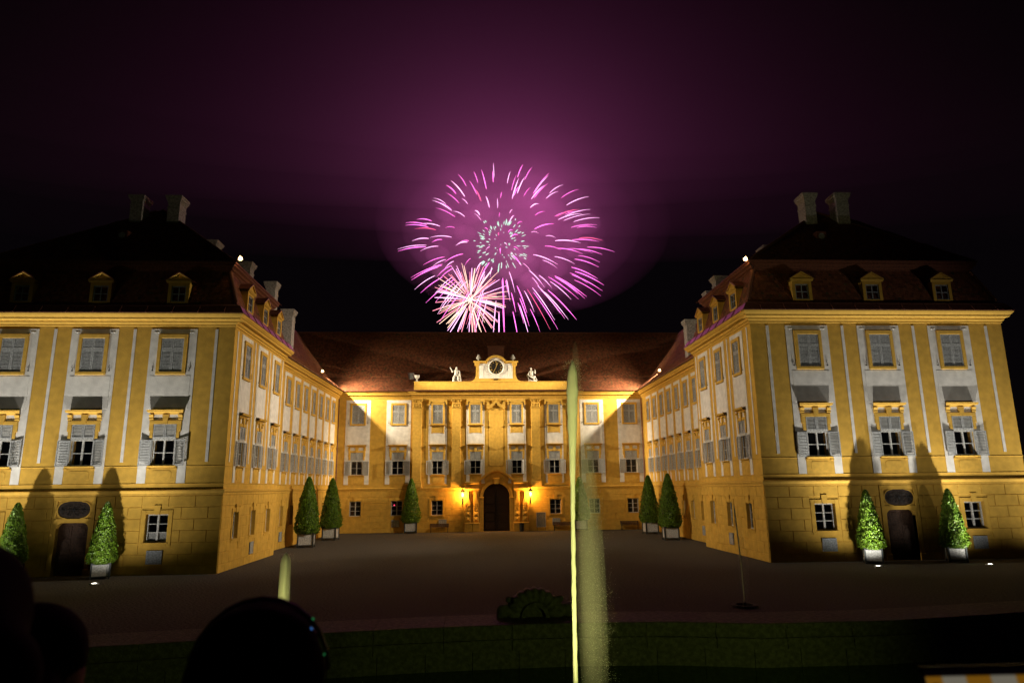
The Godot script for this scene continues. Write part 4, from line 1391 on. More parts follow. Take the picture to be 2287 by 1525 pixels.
func parapet(b: Node3D) -> void:
	var n := holder(b, "parapet", at(0, 0, 0.2))
	part(n, "wall", cached("parapet wall", func(s):
		block(s, -8.3, 8.35, 13.9, 14.7, -0.3, 0.3, 0.01)
		moulding(s, [Vector2(0.3, 14.7), Vector2(0.36, 14.72), Vector2(0.36, 14.8), Vector2(-0.32, 14.82), Vector2(-0.32, 14.7)], -8.34, 8.39)), M.yellow_trim)
	part(n, "gable", cached("gable", func(s):
		var o := PackedVector2Array([Vector2(-2.75, 14.8)])
		o.append_array(PackedVector2Array([Vector2(2.75, 14.8), Vector2(2.45, 14.86), Vector2(2.22, 15.02), Vector2(2.08, 15.3), Vector2(2.03, 15.6), Vector2(2.03, 16.86)]))
		o.append_array(arc(Vector2(0, 16.28), 1.12, 31, 149, 20))
		o.append_array(PackedVector2Array([Vector2(-2.03, 16.86), Vector2(-2.03, 15.6), Vector2(-2.08, 15.3), Vector2(-2.22, 15.02), Vector2(-2.45, 14.86)]))
		prism(s, o, -0.2, 0.2, true)
		for e in [-1.0, 1.0]:
			block(s, e * 1.92 - 0.24, e * 1.92 + 0.24, 16.45, 16.86, -0.1, 0.3, 0.03)
			moulding(s, [Vector2(0.2, 16.76), Vector2(0.3, 16.8), Vector2(0.36, 16.86), Vector2(0.36, 16.93), Vector2(0.1, 16.96)], minf(e * 0.98, e * 2.3), maxf(e * 0.98, e * 2.3))
		var ring := arc(Vector2(0, 16.28), 1.24, 31.5, 148.5, 20)
		var inside := arc(Vector2(0, 16.28), 1.02, 148, 32, 20)
		ring.append_array(inside)
		prism(s, ring, -0.2, 0.36)), M.yellow_trim)
	part(n, "white_panel", cached("gable panel", func(s):
		block(s, -1.72, 1.72, 15.12, 16.66, 0.2, 0.23, 0.01)
		var o := arc(Vector2(0, 16.28), 0.98, 0, 360, 40)
		o.remove_at(40)
		prism(s, o, 0.2, 0.26)
		block(s, -1.6, -1.28, 15.2, 16.5, 0.23, 0.25, 0.01)
		block(s, 1.28, 1.6, 15.2, 16.5, 0.23, 0.25, 0.01)), M.white_plaster)
	part(n, "wall_mark", cached("gable mark", func(s):
		for x in [-0.22, -0.1, 0.05, 0.17]:
			bx(x, x + 0.03, 14.93, 15.07, 0.2, 0.25, s)
		bx(-0.26, 0.0, 15.06, 15.085, 0.2, 0.26, s)
		bx(0.03, 0.24, 15.06, 15.085, 0.2, 0.26, s)), M.iron)
	for e in [-1.0, 1.0]:
		part(n, "finial", cached("finial", func(s):
			lathe(s, [Vector2(0.13, 0), Vector2(0.13, 0.06), Vector2(0.07, 0.1), Vector2(0.06, 0.18), Vector2(0.2, 0.24), Vector2(0.23, 0.32), Vector2(0.19, 0.44), Vector2(0.12, 0.58), Vector2(0.05, 0.7), Vector2(0, 0.75)], 12)
			for i in 14:
				for j in 4:
					var r := 0.23 - 0.05 * j
					var a := TAU * (i + 0.5 * j) / 14
					box(s, Vector3(-0.03, -0.04, -0.02), Vector3(0.03, 0.04, 0.03), Transform3D(Basis(Vector3.UP, -a + PI / 2), Vector3(cos(a) * r, 0.3 + 0.1 * j, sin(a) * r)))), M.statue_stone, at(e * 1.76, 16.95, 0))
	for e in [-1.0, 1.0]:
		part(n, "urn", cached("urn", func(s):
			lathe(s, [Vector2(0.16, 0), Vector2(0.16, 0.05), Vector2(0.09, 0.1), Vector2(0.07, 0.2), Vector2(0.1, 0.28), Vector2(0.24, 0.45), Vector2(0.27, 0.6), Vector2(0.3, 0.66), Vector2(0.2, 0.66), Vector2(0, 0.5)], 14)), M.statue_stone, at(e * 8.05, 14.82, 0))
	# the clock
	var c := holder(b, "clock", at(0.02, 16.28, 0.46))
	part(c, "dial", cached("dial", func(s): lathe(s, [Vector2(0, 0.03), Vector2(0.74, 0.03), Vector2(0.74, 0)], 40, Transform3D(Basis(Vector3.RIGHT, PI / 2), Vector3.ZERO))), M.clock_face)
	part(c, "rim", cached("dial rim", func(s): lathe(s, [Vector2(0.7, 0.03), Vector2(0.72, 0.06), Vector2(0.78, 0.06), Vector2(0.8, 0)], 40, Transform3D(Basis(Vector3.RIGHT, PI / 2), Vector3.ZERO))), M.white_plaster)
	var roman := ["I", "II", "III", "IIII", "V", "VI", "VII", "VIII", "IX", "X", "XI", "XII"]
	for i in 12:
		var text: String = roman[i]
		part(c, "numeral", cached("numeral " + text, func(s):
			var x := -0.045 * (text.length() - 1) * 0.5
			for ch in text:
				if ch == "I":
					box(s, Vector3(x - 0.012, 0.46, 0.03), Vector3(x + 0.012, 0.66, 0.045))
				elif ch == "V":
					for e in [-1.0, 1.0]:
						box(s, Vector3(-0.013, -0.1, 0), Vector3(0.013, 0.1, 0.015), Transform3D(Basis(Vector3.BACK, e * -0.22), Vector3(x + e * 0.022, 0.56, 0.03)))
				else:
					for e in [-1.0, 1.0]:
						box(s, Vector3(-0.013, -0.1, 0), Vector3(0.013, 0.1, 0.014 + 0.003 * e), Transform3D(Basis(Vector3.BACK, e * 0.3), Vector3(x, 0.56, 0.03)))
				x += 0.045), M.gold, Transform3D(Basis(Vector3.BACK, -TAU * (i + 1) / 12.0), Vector3.ZERO))
	part(c, "hour_hand", cached("hour hand", func(s): prism(s, PackedVector2Array([Vector2(-0.03, -0.1), Vector2(0.03, -0.1), Vector2(0.05, 0.2), Vector2(0.1, 0.3), Vector2(0.02, 0.5), Vector2(-0.02, 0.5), Vector2(-0.1, 0.3), Vector2(-0.05, 0.2)]), 0.05, 0.06)), M.gold, Transform3D(Basis(Vector3.BACK, -0.25), Vector3.ZERO))
	part(c, "minute_hand", cached("minute hand", func(s): prism(s, PackedVector2Array([Vector2(-0.025, -0.15), Vector2(0.025, -0.15), Vector2(0.04, 0.4), Vector2(0, 0.66), Vector2(-0.04, 0.4)]), 0.062, 0.07)), M.gold, Transform3D(Basis(Vector3.BACK, -3.6), Vector3.ZERO))

# ------------------------------------------------------------------ floodlights: a housing, a glowing glass and the light in front of it
func aim(o: Node3D, target: Vector3) -> void:
	var d := (target - o.position).normalized()
	o.basis = Basis.looking_at(d, Vector3.UP if absf(d.y) < 0.95 else Vector3.BACK)

func flood(label: String, p: Vector3, target: Vector3, beams: Array, color: Color) -> void:
	var n := thing("floodlight", label, "floodlight", Transform3D(), "roof floodlights")
	n.position = p
	aim(n, target)
	part(n, "housing", cached("flood housing", func(s):
		prism(s, PackedVector2Array([Vector2(-0.2, -0.15), Vector2(0.2, -0.15), Vector2(0.2, 0.15), Vector2(-0.2, 0.15)]), -0.02, 0.02)
		bx(-0.2, 0.2, 0.13, 0.15, -0.05, 0.0, s)
		bx(-0.2, 0.2, -0.15, -0.13, -0.05, 0.0, s)), M.iron)
	part(n, "glass", cached("flood glass", func(s): lathe(s, [Vector2(0.12, 0.03), Vector2(0.12, 0.12), Vector2(0.1, 0.19), Vector2(0.06, 0.23), Vector2(0, 0.25)], 14, Transform3D(Basis(Vector3.RIGHT, -PI / 2), Vector3.ZERO))), M.flood_glass)
	part(n, "bracket", cached("flood bracket", func(s):
		tube(s, [Vector3(-0.23, 0, 0), Vector3(-0.23, -0.25, 0), Vector3(0.23, -0.25, 0), Vector3(0.23, 0, 0)], [0.015], 5)
		tube(s, [Vector3(0, -0.25, 0), Vector3(0, -0.75, 0.05)], [0.025], 6)), M.iron)
	for beam in beams:
		var l := SpotLight3D.new()
		l.name = "light"
		l.light_color = color
		l.light_energy = beam[1]
		l.spot_angle = beam[2]
		l.spot_angle_attenuation = beam[3] if beam.size() > 3 else 1.0
		l.light_size = 0.1
		l.spot_range = 90.0
		l.spot_attenuation = 2.0
		l.shadow_enabled = true
		n.add_child(l, true)
		var d: Vector3 = (n.basis.inverse() * ((beam[0] as Vector3) - p)).normalized()
		l.basis = Basis.looking_at(d, Vector3.UP if absf(d.y) < 0.95 else Vector3.BACK)
		l.position = Vector3(0, 0, -0.14)

func uplight(label: String, p: Vector3, target: Vector3, energy: float) -> void:
	var n := thing("ground_uplight", label, "uplight", at(p.x, p.y, p.z), "ground uplights before the pavilions")
	part(n, "ring", cached("uplight ring", func(s): lathe(s, [Vector2(0.13, 0.0), Vector2(0.13, 0.05), Vector2(0.2, 0.05), Vector2(0.22, 0.0)], 20)), M.vent_metal)
	part(n, "glass", cached("uplight glass", func(s): lathe(s, [Vector2(0.13, 0.02), Vector2(0.1, 0.045), Vector2(0.05, 0.06), Vector2(0, 0.065)], 20)), M.uplight_glass)
	# a strong narrow beam up the wall and a weak wide spill
	var out := Vector3(target.x - p.x, 0, target.z - p.z).normalized()
	for beam in [[84.0, 45.0, 0.62], [80.0, 28.0, 0.42], [78.0, 76.0, 0.2]]:
		var l := SpotLight3D.new()
		l.name = "light"
		l.light_color = Color(1.0, 0.98, 0.93)
		l.light_energy = energy * beam[2]
		l.spot_angle = beam[1]
		l.spot_angle_attenuation = 1.0
		l.light_size = 0.09
		l.spot_range = 40.0
		l.spot_attenuation = 2.0
		l.shadow_enabled = true
		n.add_child(l, true)
		l.position = Vector3(0, 0.12, 0)
		var e := deg_to_rad(beam[0])
		l.basis = Basis.looking_at((out * cos(e) + Vector3.UP * sin(e)).normalized(), -out)

func floodlights() -> void:
	var warm := Color(1.0, 0.92, 0.78)
	flood("lit floodlight on the left wing roof beside the central roof", Vector3(-14.61, 15.38, -65.74), Vector3(3, 11, -69.4), [[Vector3(-11.2, 12.9, -69.4), 230.0, 34.0], [Vector3(12, 11.5, -69.4), 480.0, 16.0], [Vector3(17, 5.5, -69.4), 900.0, 12.0], [Vector3(2, 5, -69.4), 120.0, 20.0], [Vector3(2.3, 15.5, -69.2), 900.0, 11.0], [Vector3(-8, 14.6, -71), 52.0, 50.0]], warm)
	flood("lit floodlight on the right wing roof beside the central roof", Vector3(18.48, 15.36, -65.34), Vector3(1, 11, -69.4), [[Vector3(15.2, 12.9, -69.4), 230.0, 34.0], [Vector3(-8, 11.5, -69.4), 480.0, 16.0], [Vector3(-13, 5.5, -69.4), 900.0, 12.0], [Vector3(2, 5, -69.4), 120.0, 20.0], [Vector3(2.3, 15.5, -69.2), 650.0, 11.0], [Vector3(12, 14.6, -71), 52.0, 50.0]], warm)
	flood("lit floodlight at the roof edge of the left corner pavilion", Vector3(-13.55, 17.35, -38.3), Vector3(16, 5, -52), [[Vector3(17.2, 7.0, -58), 520.0, 27.0], [Vector3(16.3, 7.0, -42), 330.0, 21.0], [Vector3(17, 13, -50), 90.0, 60.0]], Color(1.0, 0.92, 0.8))
	flood("lit floodlight at the roof edge of the right corner pavilion", Vector3(16.75, 17.75, -38.8), Vector3(-13, 5, -52), [[Vector3(-13.5, 6.5, -57), 820.0, 28.0], [Vector3(-13.3, 7.0, -42), 480.0, 21.0], [Vector3(-14, 13, -50), 130.0, 60.0]], Color(1.0, 0.92, 0.8))
	uplight("lit ground lamp in front of the left pavilion's right tree", Vector3(-17.62, 0, -34.45), Vector3(-17.62, 0, -37.76), 100.0)
	uplight("lit ground lamp before the left pavilion beyond the frame edge", Vector3(-23.85, 0, -34.45), Vector3(-23.85, 0, -37.76), 100.0)
	uplight("unseen ground lamp farthest out before the left pavilion beyond the frame", Vector3(-29.6, 0, -34.45), Vector3(-29.6, 0, -37.76), 100.0)  # out of view, continues the row to light the outer left front
	uplight("lit ground lamp in front of the right pavilion's nearer tree", Vector3(20.9, 0, -35.7), Vector3(20.9, 0, -38.3), 85.0)
	uplight("lit ground lamp in front of the right pavilion's outer tree", Vector3(26.83, 0, -35.56), Vector3(26.83, 0, -38.3), 85.0)
	uplight("unseen ground lamp farthest out before the right pavilion beyond the frame", Vector3(32.8, 0, -35.5), Vector3(32.8, 0, -38.3), 85.0)  # out of view, continues the row to light the outer right front
	flood("unseen ground floodlight beyond the left frame edge placed to light the left pavilion front", Vector3(-33.0, 0.8, -21.5), Vector3(-21, 10, -37.8), [[Vector3(-20.5, 9.0, -37.8), 26.0, 20.0]], Color(1.0, 0.97, 0.9))  # out of view, placed to soften the shadows on the left pavilion front
	flood("unseen ground floodlight beyond the right frame edge placed to light the right pavilion front", Vector3(37.0, 0.8, -21.5), Vector3(24, 10, -38.3), [[Vector3(24.0, 10.5, -38.3), 75.0, 26.0]], Color(1.0, 0.97, 0.9))  # out of view, placed to light the right pavilion front and its dormers
	for e in [-1.0, 1.0]:
		wall_lantern(e, "glowing wall lantern on the %s of the arched portal" % ["left", "right"][0 if e < 0 else 1])

func wall_lantern(e: float, label: String) -> void:
	var n := thing("wall_lantern", label, "lantern", at(2.34 + e * 3.34, 3.55, -69.2), "wall lanterns by the portal")
	part(n, "bracket", cached("lantern bracket", func(s):
		bx(-0.08, 0.08, -0.9, -0.35, 0.03, 0.07, s)
		tube(s, [Vector3(0, -0.8, 0.05), Vector3(0, -0.75, 0.3), Vector3(0, -0.55, 0.5), Vector3(0, -0.36, 0.55)], [0.02], 6)
		tube(s, [Vector3(0, -0.4, 0.06), Vector3(0, -0.5, 0.25), Vector3(0, -0.6, 0.42)], [0.012], 5)), M.iron)
	part(n, "cage", cached("lantern cage", func(s):
		for i in 4:
			var a := TAU * (i + 0.5) / 4
			tube(s, [Vector3(cos(a) * 0.14, -0.33, 0.55 + sin(a) * 0.14), Vector3(cos(a) * 0.22, 0.28, 0.55 + sin(a) * 0.22)], [0.012], 5)
		lathe(s, [Vector2(0.05, -0.38), Vector2(0.17, -0.33), Vector2(0.15, -0.31), Vector2(0, -0.31)], 4, Transform3D(Basis(), Vector3(0, 0, 0.55)))
		lathe(s, [Vector2(0.27, 0.28), Vector2(0.24, 0.34), Vector2(0.1, 0.48), Vector2(0.05, 0.58), Vector2(0, 0.64)], 4, Transform3D(Basis(), Vector3(0, 0, 0.55)))), M.iron)
	part(n, "bulb", cached("lantern bulb", func(s):
		lathe(s, [Vector2(0.0, -0.22), Vector2(0.07, -0.19), Vector2(0.11, -0.08), Vector2(0.12, 0.04), Vector2(0.09, 0.16), Vector2(0, 0.21)], 14)), M.lantern_glass, at(0, 0, 0.55))
	for k in 4:
		part(n, "pane", cached("lantern pane", func(s):
			quad(s, Vector3(-0.1, -0.3, 0.1), Vector3(0.1, -0.3, 0.1), Vector3(0.15, 0.27, 0.15), Vector3(-0.15, 0.27, 0.15))), M.glass, turned(0, 0, 0.55, 90.0 * k))
	var l := OmniLight3D.new()
	l.name = "light"
	l.light_color = Color(1.0, 0.72, 0.36)
	l.light_energy = 15.0
	l.light_size = 0.08
	l.omni_range = 40.0
	l.omni_attenuation = 2.0
	l.shadow_enabled = true
	n.add_child(l)
	l.position = Vector3(0, 0.0, 0.55)

# ------------------------------------------------------------------ potted trees, benches and the small things of the courtyard
func leaf_crown(seed_: int) -> ArrayMesh:
	var r := RandomNumberGenerator.new()
	r.seed = seed_
	var s := st()
	var H := 4.15
	for i in 9400:
		var t := pow(r.randf(), 1.35)                     # more leaves low down, where the cone is wide
		var prof := 1.0 * pow(1.0 - t, 0.66) * (1.0 - 0.35 * exp(-t * 22.0)) + 0.03
		var a := r.randf() * TAU
		var lump := 1.0 + 0.05 * sin(a * 5.0 + t * 17.0) + 0.045 * sin(a * 9.0 - t * 31.0 + 2.0) + 0.03 * sin(a * 3.0 + t * 60.0)
		var deep := 1.0 - absf(r.randfn(0.0, 0.1))
		if r.randf() < 0.03:
			deep = r.randf_range(1.0, 1.12)
		var rad := prof * lump * deep
		var p := Vector3(cos(a) * rad, t * H, sin(a) * rad)
		var n := (Vector3(cos(a), 0.35, sin(a)) + Vector3(r.randfn(), r.randfn(), r.randfn()) * 0.55).normalized()
		var up := (Vector3(r.randfn() * 0.6, 1.0, r.randfn() * 0.6) - n * 0.2).normalized()
		var side := up.cross(n).normalized()
		up = n.cross(side)
		var L := r.randf_range(0.075, 0.125)
		var w := L * 0.42
		var k := r.randf_range(0.6, 1.35)
		s.set_color(Color(0.095 * k, 0.175 * k * r.randf_range(0.85, 1.1), 0.012 * k))
		var tip := p + up * L + n * L * 0.25
		var l := p + up * L * 0.45 - side * w + n * 0.012
		var e := p + up * L * 0.45 + side * w + n * 0.012
		tri(s, p, e, tip)
		tri(s, p, tip, l)
	# a dark inner cone: the shade inside the crown, put into its colour
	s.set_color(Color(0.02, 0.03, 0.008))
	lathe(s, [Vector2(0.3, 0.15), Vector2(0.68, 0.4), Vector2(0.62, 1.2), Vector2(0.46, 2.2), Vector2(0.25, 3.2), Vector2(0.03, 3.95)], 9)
	return done(s)

func potted_tree(label: String, x: float, z: float, k: float, turn: float, group: String) -> void:
	var n := thing("potted_tree", label, "potted tree", Transform3D(Basis(Vector3.UP, deg_to_rad(turn)).scaled(Vector3.ONE * k), Vector3(x, 0, z)), group)
	part(n, "planter_frame", cached("planter frame", func(s):
		for i in [-1.0, 1.0]:
			for j in [-1.0, 1.0]:
				bx(i * 0.55 - 0.05, i * 0.55 + 0.05, 0, 1.06, j * 0.55 - 0.05, j * 0.55 + 0.05, s)
		for y in [0.12, 0.95]:
			for j in [-1.0, 1.0]:
				bx(-0.5, 0.5, y, y + 0.07, j * 0.55 - 0.035, j * 0.55 + 0.035, s)
				bx(j * 0.55 - 0.035, j * 0.55 + 0.035, y, y + 0.07, -0.5, 0.5, s)), M.planter_frame)
	for i in 4:
		var p := holder(n, "panel", turned(0, 0, 0, 90.0 * i))
		for q in 8:
			part(p, "plank", cached("planter plank", func(s): block(s, -0.06, 0.06, 0.19, 0.95, 0.5, 0.545, 0.006)), M.planter_white, at(-0.4375 + 0.125 * q, 0, 0))
	part(n, "soil", cached("planter soil", func(s): bx(-0.5, 0.5, 0.15, 0.9, -0.5, 0.5, s)), M.soil)
	part(n, "trunk", cached("trunk", func(s): tube(s, [Vector3(0, 0.88, 0), Vector3(0.02, 1.4, 0.01), Vector3(0, 2.4, 0)], [0.07, 0.055, 0.03], 7)), M.bark)
	var v := "crown %d" % (int(absf(x * 7.0)) % 3)
	if not K.has(v):
		K[v] = leaf_crown(100 + v.hash() % 1000)
	part(n, "crown", K[v], M.leaf, turned(0, 0.95, 0, turn * 3.0 + x * 40.0))

func bench(label: String, x: float, z: float) -> void:
	var n := thing("bench", label, "bench", at(x, 0, z), "benches along the central facade")
	for e in [-1.0, 1.0]:
		part(n, "leg", cached("bench leg", func(s):
			tube(s, [Vector3(0, 0, 0.22), Vector3(0, 0.42, 0.2), Vector3(0, 0.44, -0.2), Vector3(0, 0.85, -0.27)], [0.025], 6)
			tube(s, [Vector3(0, 0, -0.26), Vector3(0, 0.44, -0.2)], [0.025], 6)
			tube(s, [Vector3(0, 0.42, 0.2), Vector3(0, 0.62, 0.2), Vector3(0, 0.64, -0.22)], [0.02], 6)), M.iron, at(e * 0.82, 0, 0))
	for i in 5:
		part(n, "slat", cached("bench slat", func(s): block(s, -0.92, 0.92, -0.015, 0.015, -0.04, 0.04, 0.008)), M.door_wood, at(0, 0.47, 0.2 - 0.095 * i))
	for i in 3:
		part(n, "back_slat", cached("bench back slat", func(s): block(s, -0.92, 0.92, -0.045, 0.045, -0.012, 0.012, 0.006)), M.door_wood, Transform3D(Basis(Vector3.RIGHT, deg_to_rad(-9)), Vector3(0, 0.57 + 0.11 * i, -0.215 - 0.018 * i)))

func courtyard_things() -> void:
	var g1 := "tall potted trees along the courtyard walls"
	var g2 := "small potted trees at the pavilion doors"
	potted_tree("tall clipped potted tree nearer the viewer by the left wing", -12.5, -54.0, 1.0, 5, g1)
	potted_tree("tall clipped potted tree in the far left corner by the left wing", -12.15, -61.2, 1.0, -4, g1)
	potted_tree("tall clipped potted tree in the far right corner by the right wing", 16.0, -62.8, 1.0, 3, g1)
	potted_tree("tall clipped potted tree nearer the viewer by the right wing", 15.75, -55.5, 1.0, -6, g1)
	potted_tree("tall clipped potted tree against the central facade left of the portal", -6.0, -68.55, 1.0, 2, g1)
	potted_tree("tall clipped potted tree against the central facade right of the portal", 10.55, -68.55, 1.0, -2, g1)
	potted_tree("brightly lit small potted tree right of the left pavilion door", -18.55, -36.75, 0.72, 24, g2)
	potted_tree("small potted tree left of the left pavilion door at the frame edge", -22.95, -36.75, 0.72, -20, g2)
	potted_tree("brightly lit small potted tree left of the right pavilion door", 21.6, -37.3, 0.75, -22, g2)
	potted_tree("brightly lit small potted tree right of the right pavilion door", 26.3, -37.3, 0.75, -24, g2)
	bench("dark bench below the window left of the portal", -3.25, -68.75)
	bench("dark bench below the window right of the portal behind the jet", 8.8, -68.75)
	bench("dark bench near the right end of the central facade", 15.5, -68.85)
	var n := thing("litter_bin", "dark round litter bin right of the portal", "litter bin", at(4.78, 0, -68.75))
	part(n, "body", cached("bin body", func(s): lathe(s, [Vector2(0.19, 0.02), Vector2(0.21, 0.1), Vector2(0.22, 0.7), Vector2(0.2, 0.7), Vector2(0.18, 0.1), Vector2(0, 0.08)], 16)), M.bin_paint)
	part(n, "lid", cached("bin lid", func(s): lathe(s, [Vector2(0.23, 0.7), Vector2(0.235, 0.74), Vector2(0.12, 0.8), Vector2(0.12, 0.74), Vector2(0, 0.72)], 16)), M.iron)
	n = thing("notice_board", "grey standing notice board on two legs right of the portal", "notice board", at(6.7, 0, -68.85))
	for e in [-1.0, 1.0]:
		part(n, "leg", cached("board leg", func(s): tube(s, [Vector3(0, 0, 0.1), Vector3(0, 1.75, -0.02)], [0.02], 6)), M.iron, at(e * 0.4, 0, 0))
	part(n, "board", cached("board", func(s): box(s, Vector3(-0.42, 0.42, -0.02), Vector3(0.42, 1.74, 0.02), Transform3D(Basis(Vector3.RIGHT, deg_to_rad(-4)), Vector3(0, 0, 0.1)))), M.board_grey)
	part(n, "frame", cached("board frame", func(s):
		var x := Transform3D(Basis(Vector3.RIGHT, deg_to_rad(-4)), Vector3(0, 0, 0.1))
		box(s, Vector3(-0.45, 1.72, -0.03), Vector3(0.45, 1.78, 0.035), x)
		box(s, Vector3(-0.45, 0.38, -0.03), Vector3(0.45, 0.44, 0.035), x)
		box(s, Vector3(-0.46, 0.44, -0.03), Vector3(-0.41, 1.72, 0.034), x)
		box(s, Vector3(0.41, 0.44, -0.03), Vector3(0.46, 1.72, 0.034), x)), M.vent_metal)
	# a red standby light behind a ground-floor window
	n = thing("standby_lamp", "tiny red lamp glowing behind a ground floor window left of the portal", "lamp", at(-7.75, 2.62, -69.75))
	part(n, "glass", cached("standby", func(s): lathe(s, [Vector2(0, -0.06), Vector2(0.06, -0.03), Vector2(0.06, 0.03), Vector2(0, 0.06)], 8)), M.standby_light)
	statues()

func statues() -> void:
	# left: a kneeling figure with drapery that lifts one arm towards the clock's left
	var b := [
		[Vector3(0.02, 1.36, 0), Vector3(0.03, 1.47, 0.02), 0.1, 0.09], [Vector3(0.0, 1.2, 0), Vector3(0.02, 1.34, 0), 0.06, 0.055],
		[Vector3(0.0, 1.12, 0), Vector3(-0.02, 0.7, 0.02), 0.17, 0.16], [Vector3(-0.18, 1.14, 0), Vector3(0.18, 1.14, 0), 0.08, 0.08],
		[Vector3(-0.2, 1.13, 0.02), Vector3(-0.38, 1.02, 0.08), 0.07, 0.06], [Vector3(-0.38, 1.02, 0.08), Vector3(-0.54, 1.36, 0.1), 0.058, 0.045], [Vector3(-0.54, 1.36, 0.1), Vector3(-0.6, 1.5, 0.1), 0.05, 0.03], [Vector3(-0.55, 1.38, 0.1), Vector3(-0.66, 1.44, 0.12), 0.03, 0.02],
		[Vector3(0.2, 1.12, 0), Vector3(0.33, 0.85, 0.05), 0.07, 0.06], [Vector3(0.33, 0.85, 0.05), Vector3(0.3, 0.58, 0.2), 0.055, 0.045],
		[Vector3(-0.1, 0.64, 0.04), Vector3(-0.24, 0.38, 0.3), 0.13, 0.1], [Vector3(-0.24, 0.38, 0.3), Vector3(-0.3, 0.06, 0.1), 0.085, 0.065], [Vector3(-0.3, 0.06, 0.1), Vector3(-0.32, 0.05, 0.3), 0.06, 0.04],
		[Vector3(0.1, 0.62, 0.04), Vector3(0.18, 0.36, 0.26), 0.13, 0.1], [Vector3(0.18, 0.36, 0.26), Vector3(0.2, 0.08, 0.02), 0.085, 0.07],
		[Vector3(0.28, 1.1, -0.12), Vector3(0.42, 0.1, -0.05), 0.1, 0.12], [Vector3(0.1, 0.9, -0.14), Vector3(0.2, 0.1, -0.1), 0.12, 0.16], [Vector3(-0.2, 0.5, -0.02), Vector3(-0.25, 0.06, 0.0), 0.12, 0.14],
		[Vector3(-0.3, 0.05, 0.05), Vector3(0.4, 0.05, 0.05), 0.09, 0.1]]
	var s1 := thing("statue", "white stone statue with one raised arm on the parapet left of the clock", "statue", at(-1.72, 14.8, -69.2), "stone statues on the parapet")
	part(s1, "figure", blob(b, 0.028, 0.05), M.statue_stone)
	# right: a winged figure that leans over the parapet's edge
	b = [
		[Vector3(-0.1, 1.28, 0.05), Vector3(-0.12, 1.38, 0.08), 0.1, 0.09], [Vector3(-0.06, 1.12, 0), Vector3(-0.09, 1.26, 0.03), 0.06, 0.055],
		[Vector3(-0.04, 1.04, 0), Vector3(-0.08, 0.6, 0.0), 0.16, 0.15], [Vector3(-0.22, 1.06, 0), Vector3(0.14, 1.04, 0), 0.075, 0.075],
		[Vector3(-0.24, 1.04, 0), Vector3(-0.42, 0.78, 0.05), 0.065, 0.055], [Vector3(-0.42, 0.78, 0.05), Vector3(-0.3, 0.55, 0.16), 0.05, 0.04],
		[Vector3(0.16, 1.03, 0), Vector3(0.3, 0.86, 0.1), 0.065, 0.055], [Vector3(0.3, 0.86, 0.1), Vector3(0.3, 1.14, 0.16), 0.05, 0.04], [Vector3(0.3, 1.14, 0.16), Vector3(0.24, 1.24, 0.17), 0.045, 0.03],
		[Vector3(-0.1, 0.56, 0.02), Vector3(0.1, 0.4, 0.3), 0.13, 0.1], [Vector3(0.1, 0.4, 0.3), Vector3(0.22, 0.02, 0.3), 0.085, 0.06], [Vector3(0.22, 0.02, 0.3), Vector3(0.34, 0.0, 0.34), 0.055, 0.04],
		[Vector3(-0.06, 0.54, 0.02), Vector3(0.22, 0.5, 0.22), 0.12, 0.1], [Vector3(0.22, 0.5, 0.22), Vector3(0.42, 0.16, 0.28), 0.08, 0.06], [Vector3(0.42, 0.16, 0.28), Vector3(0.5, 0.12, 0.36), 0.05, 0.035],
		[Vector3(-0.16, 1.0, -0.12), Vector3(-0.5, 0.7, -0.2), 0.07, 0.06], [Vector3(-0.5, 0.7, -0.2), Vector3(-0.36, 0.25, -0.12), 0.07, 0.05], [Vector3(-0.36, 0.25, -0.12), Vector3(-0.1, 0.14, 0.0), 0.06, 0.08],
		[Vector3(0.08, 1.02, -0.14), Vector3(0.36, 1.06, -0.22), 0.06, 0.05],
		[Vector3(-0.3, 0.08, 0.0), Vector3(0.34, 0.08, 0.05), 0.11, 0.12]]
	var s2 := thing("statue", "white stone statue leaning forward on the parapet right of the clock", "statue", at(6.1, 14.8, -69.2), "stone statues on the parapet")
	part(s2, "figure", blob(b, 0.028, 0.05), M.statue_stone)

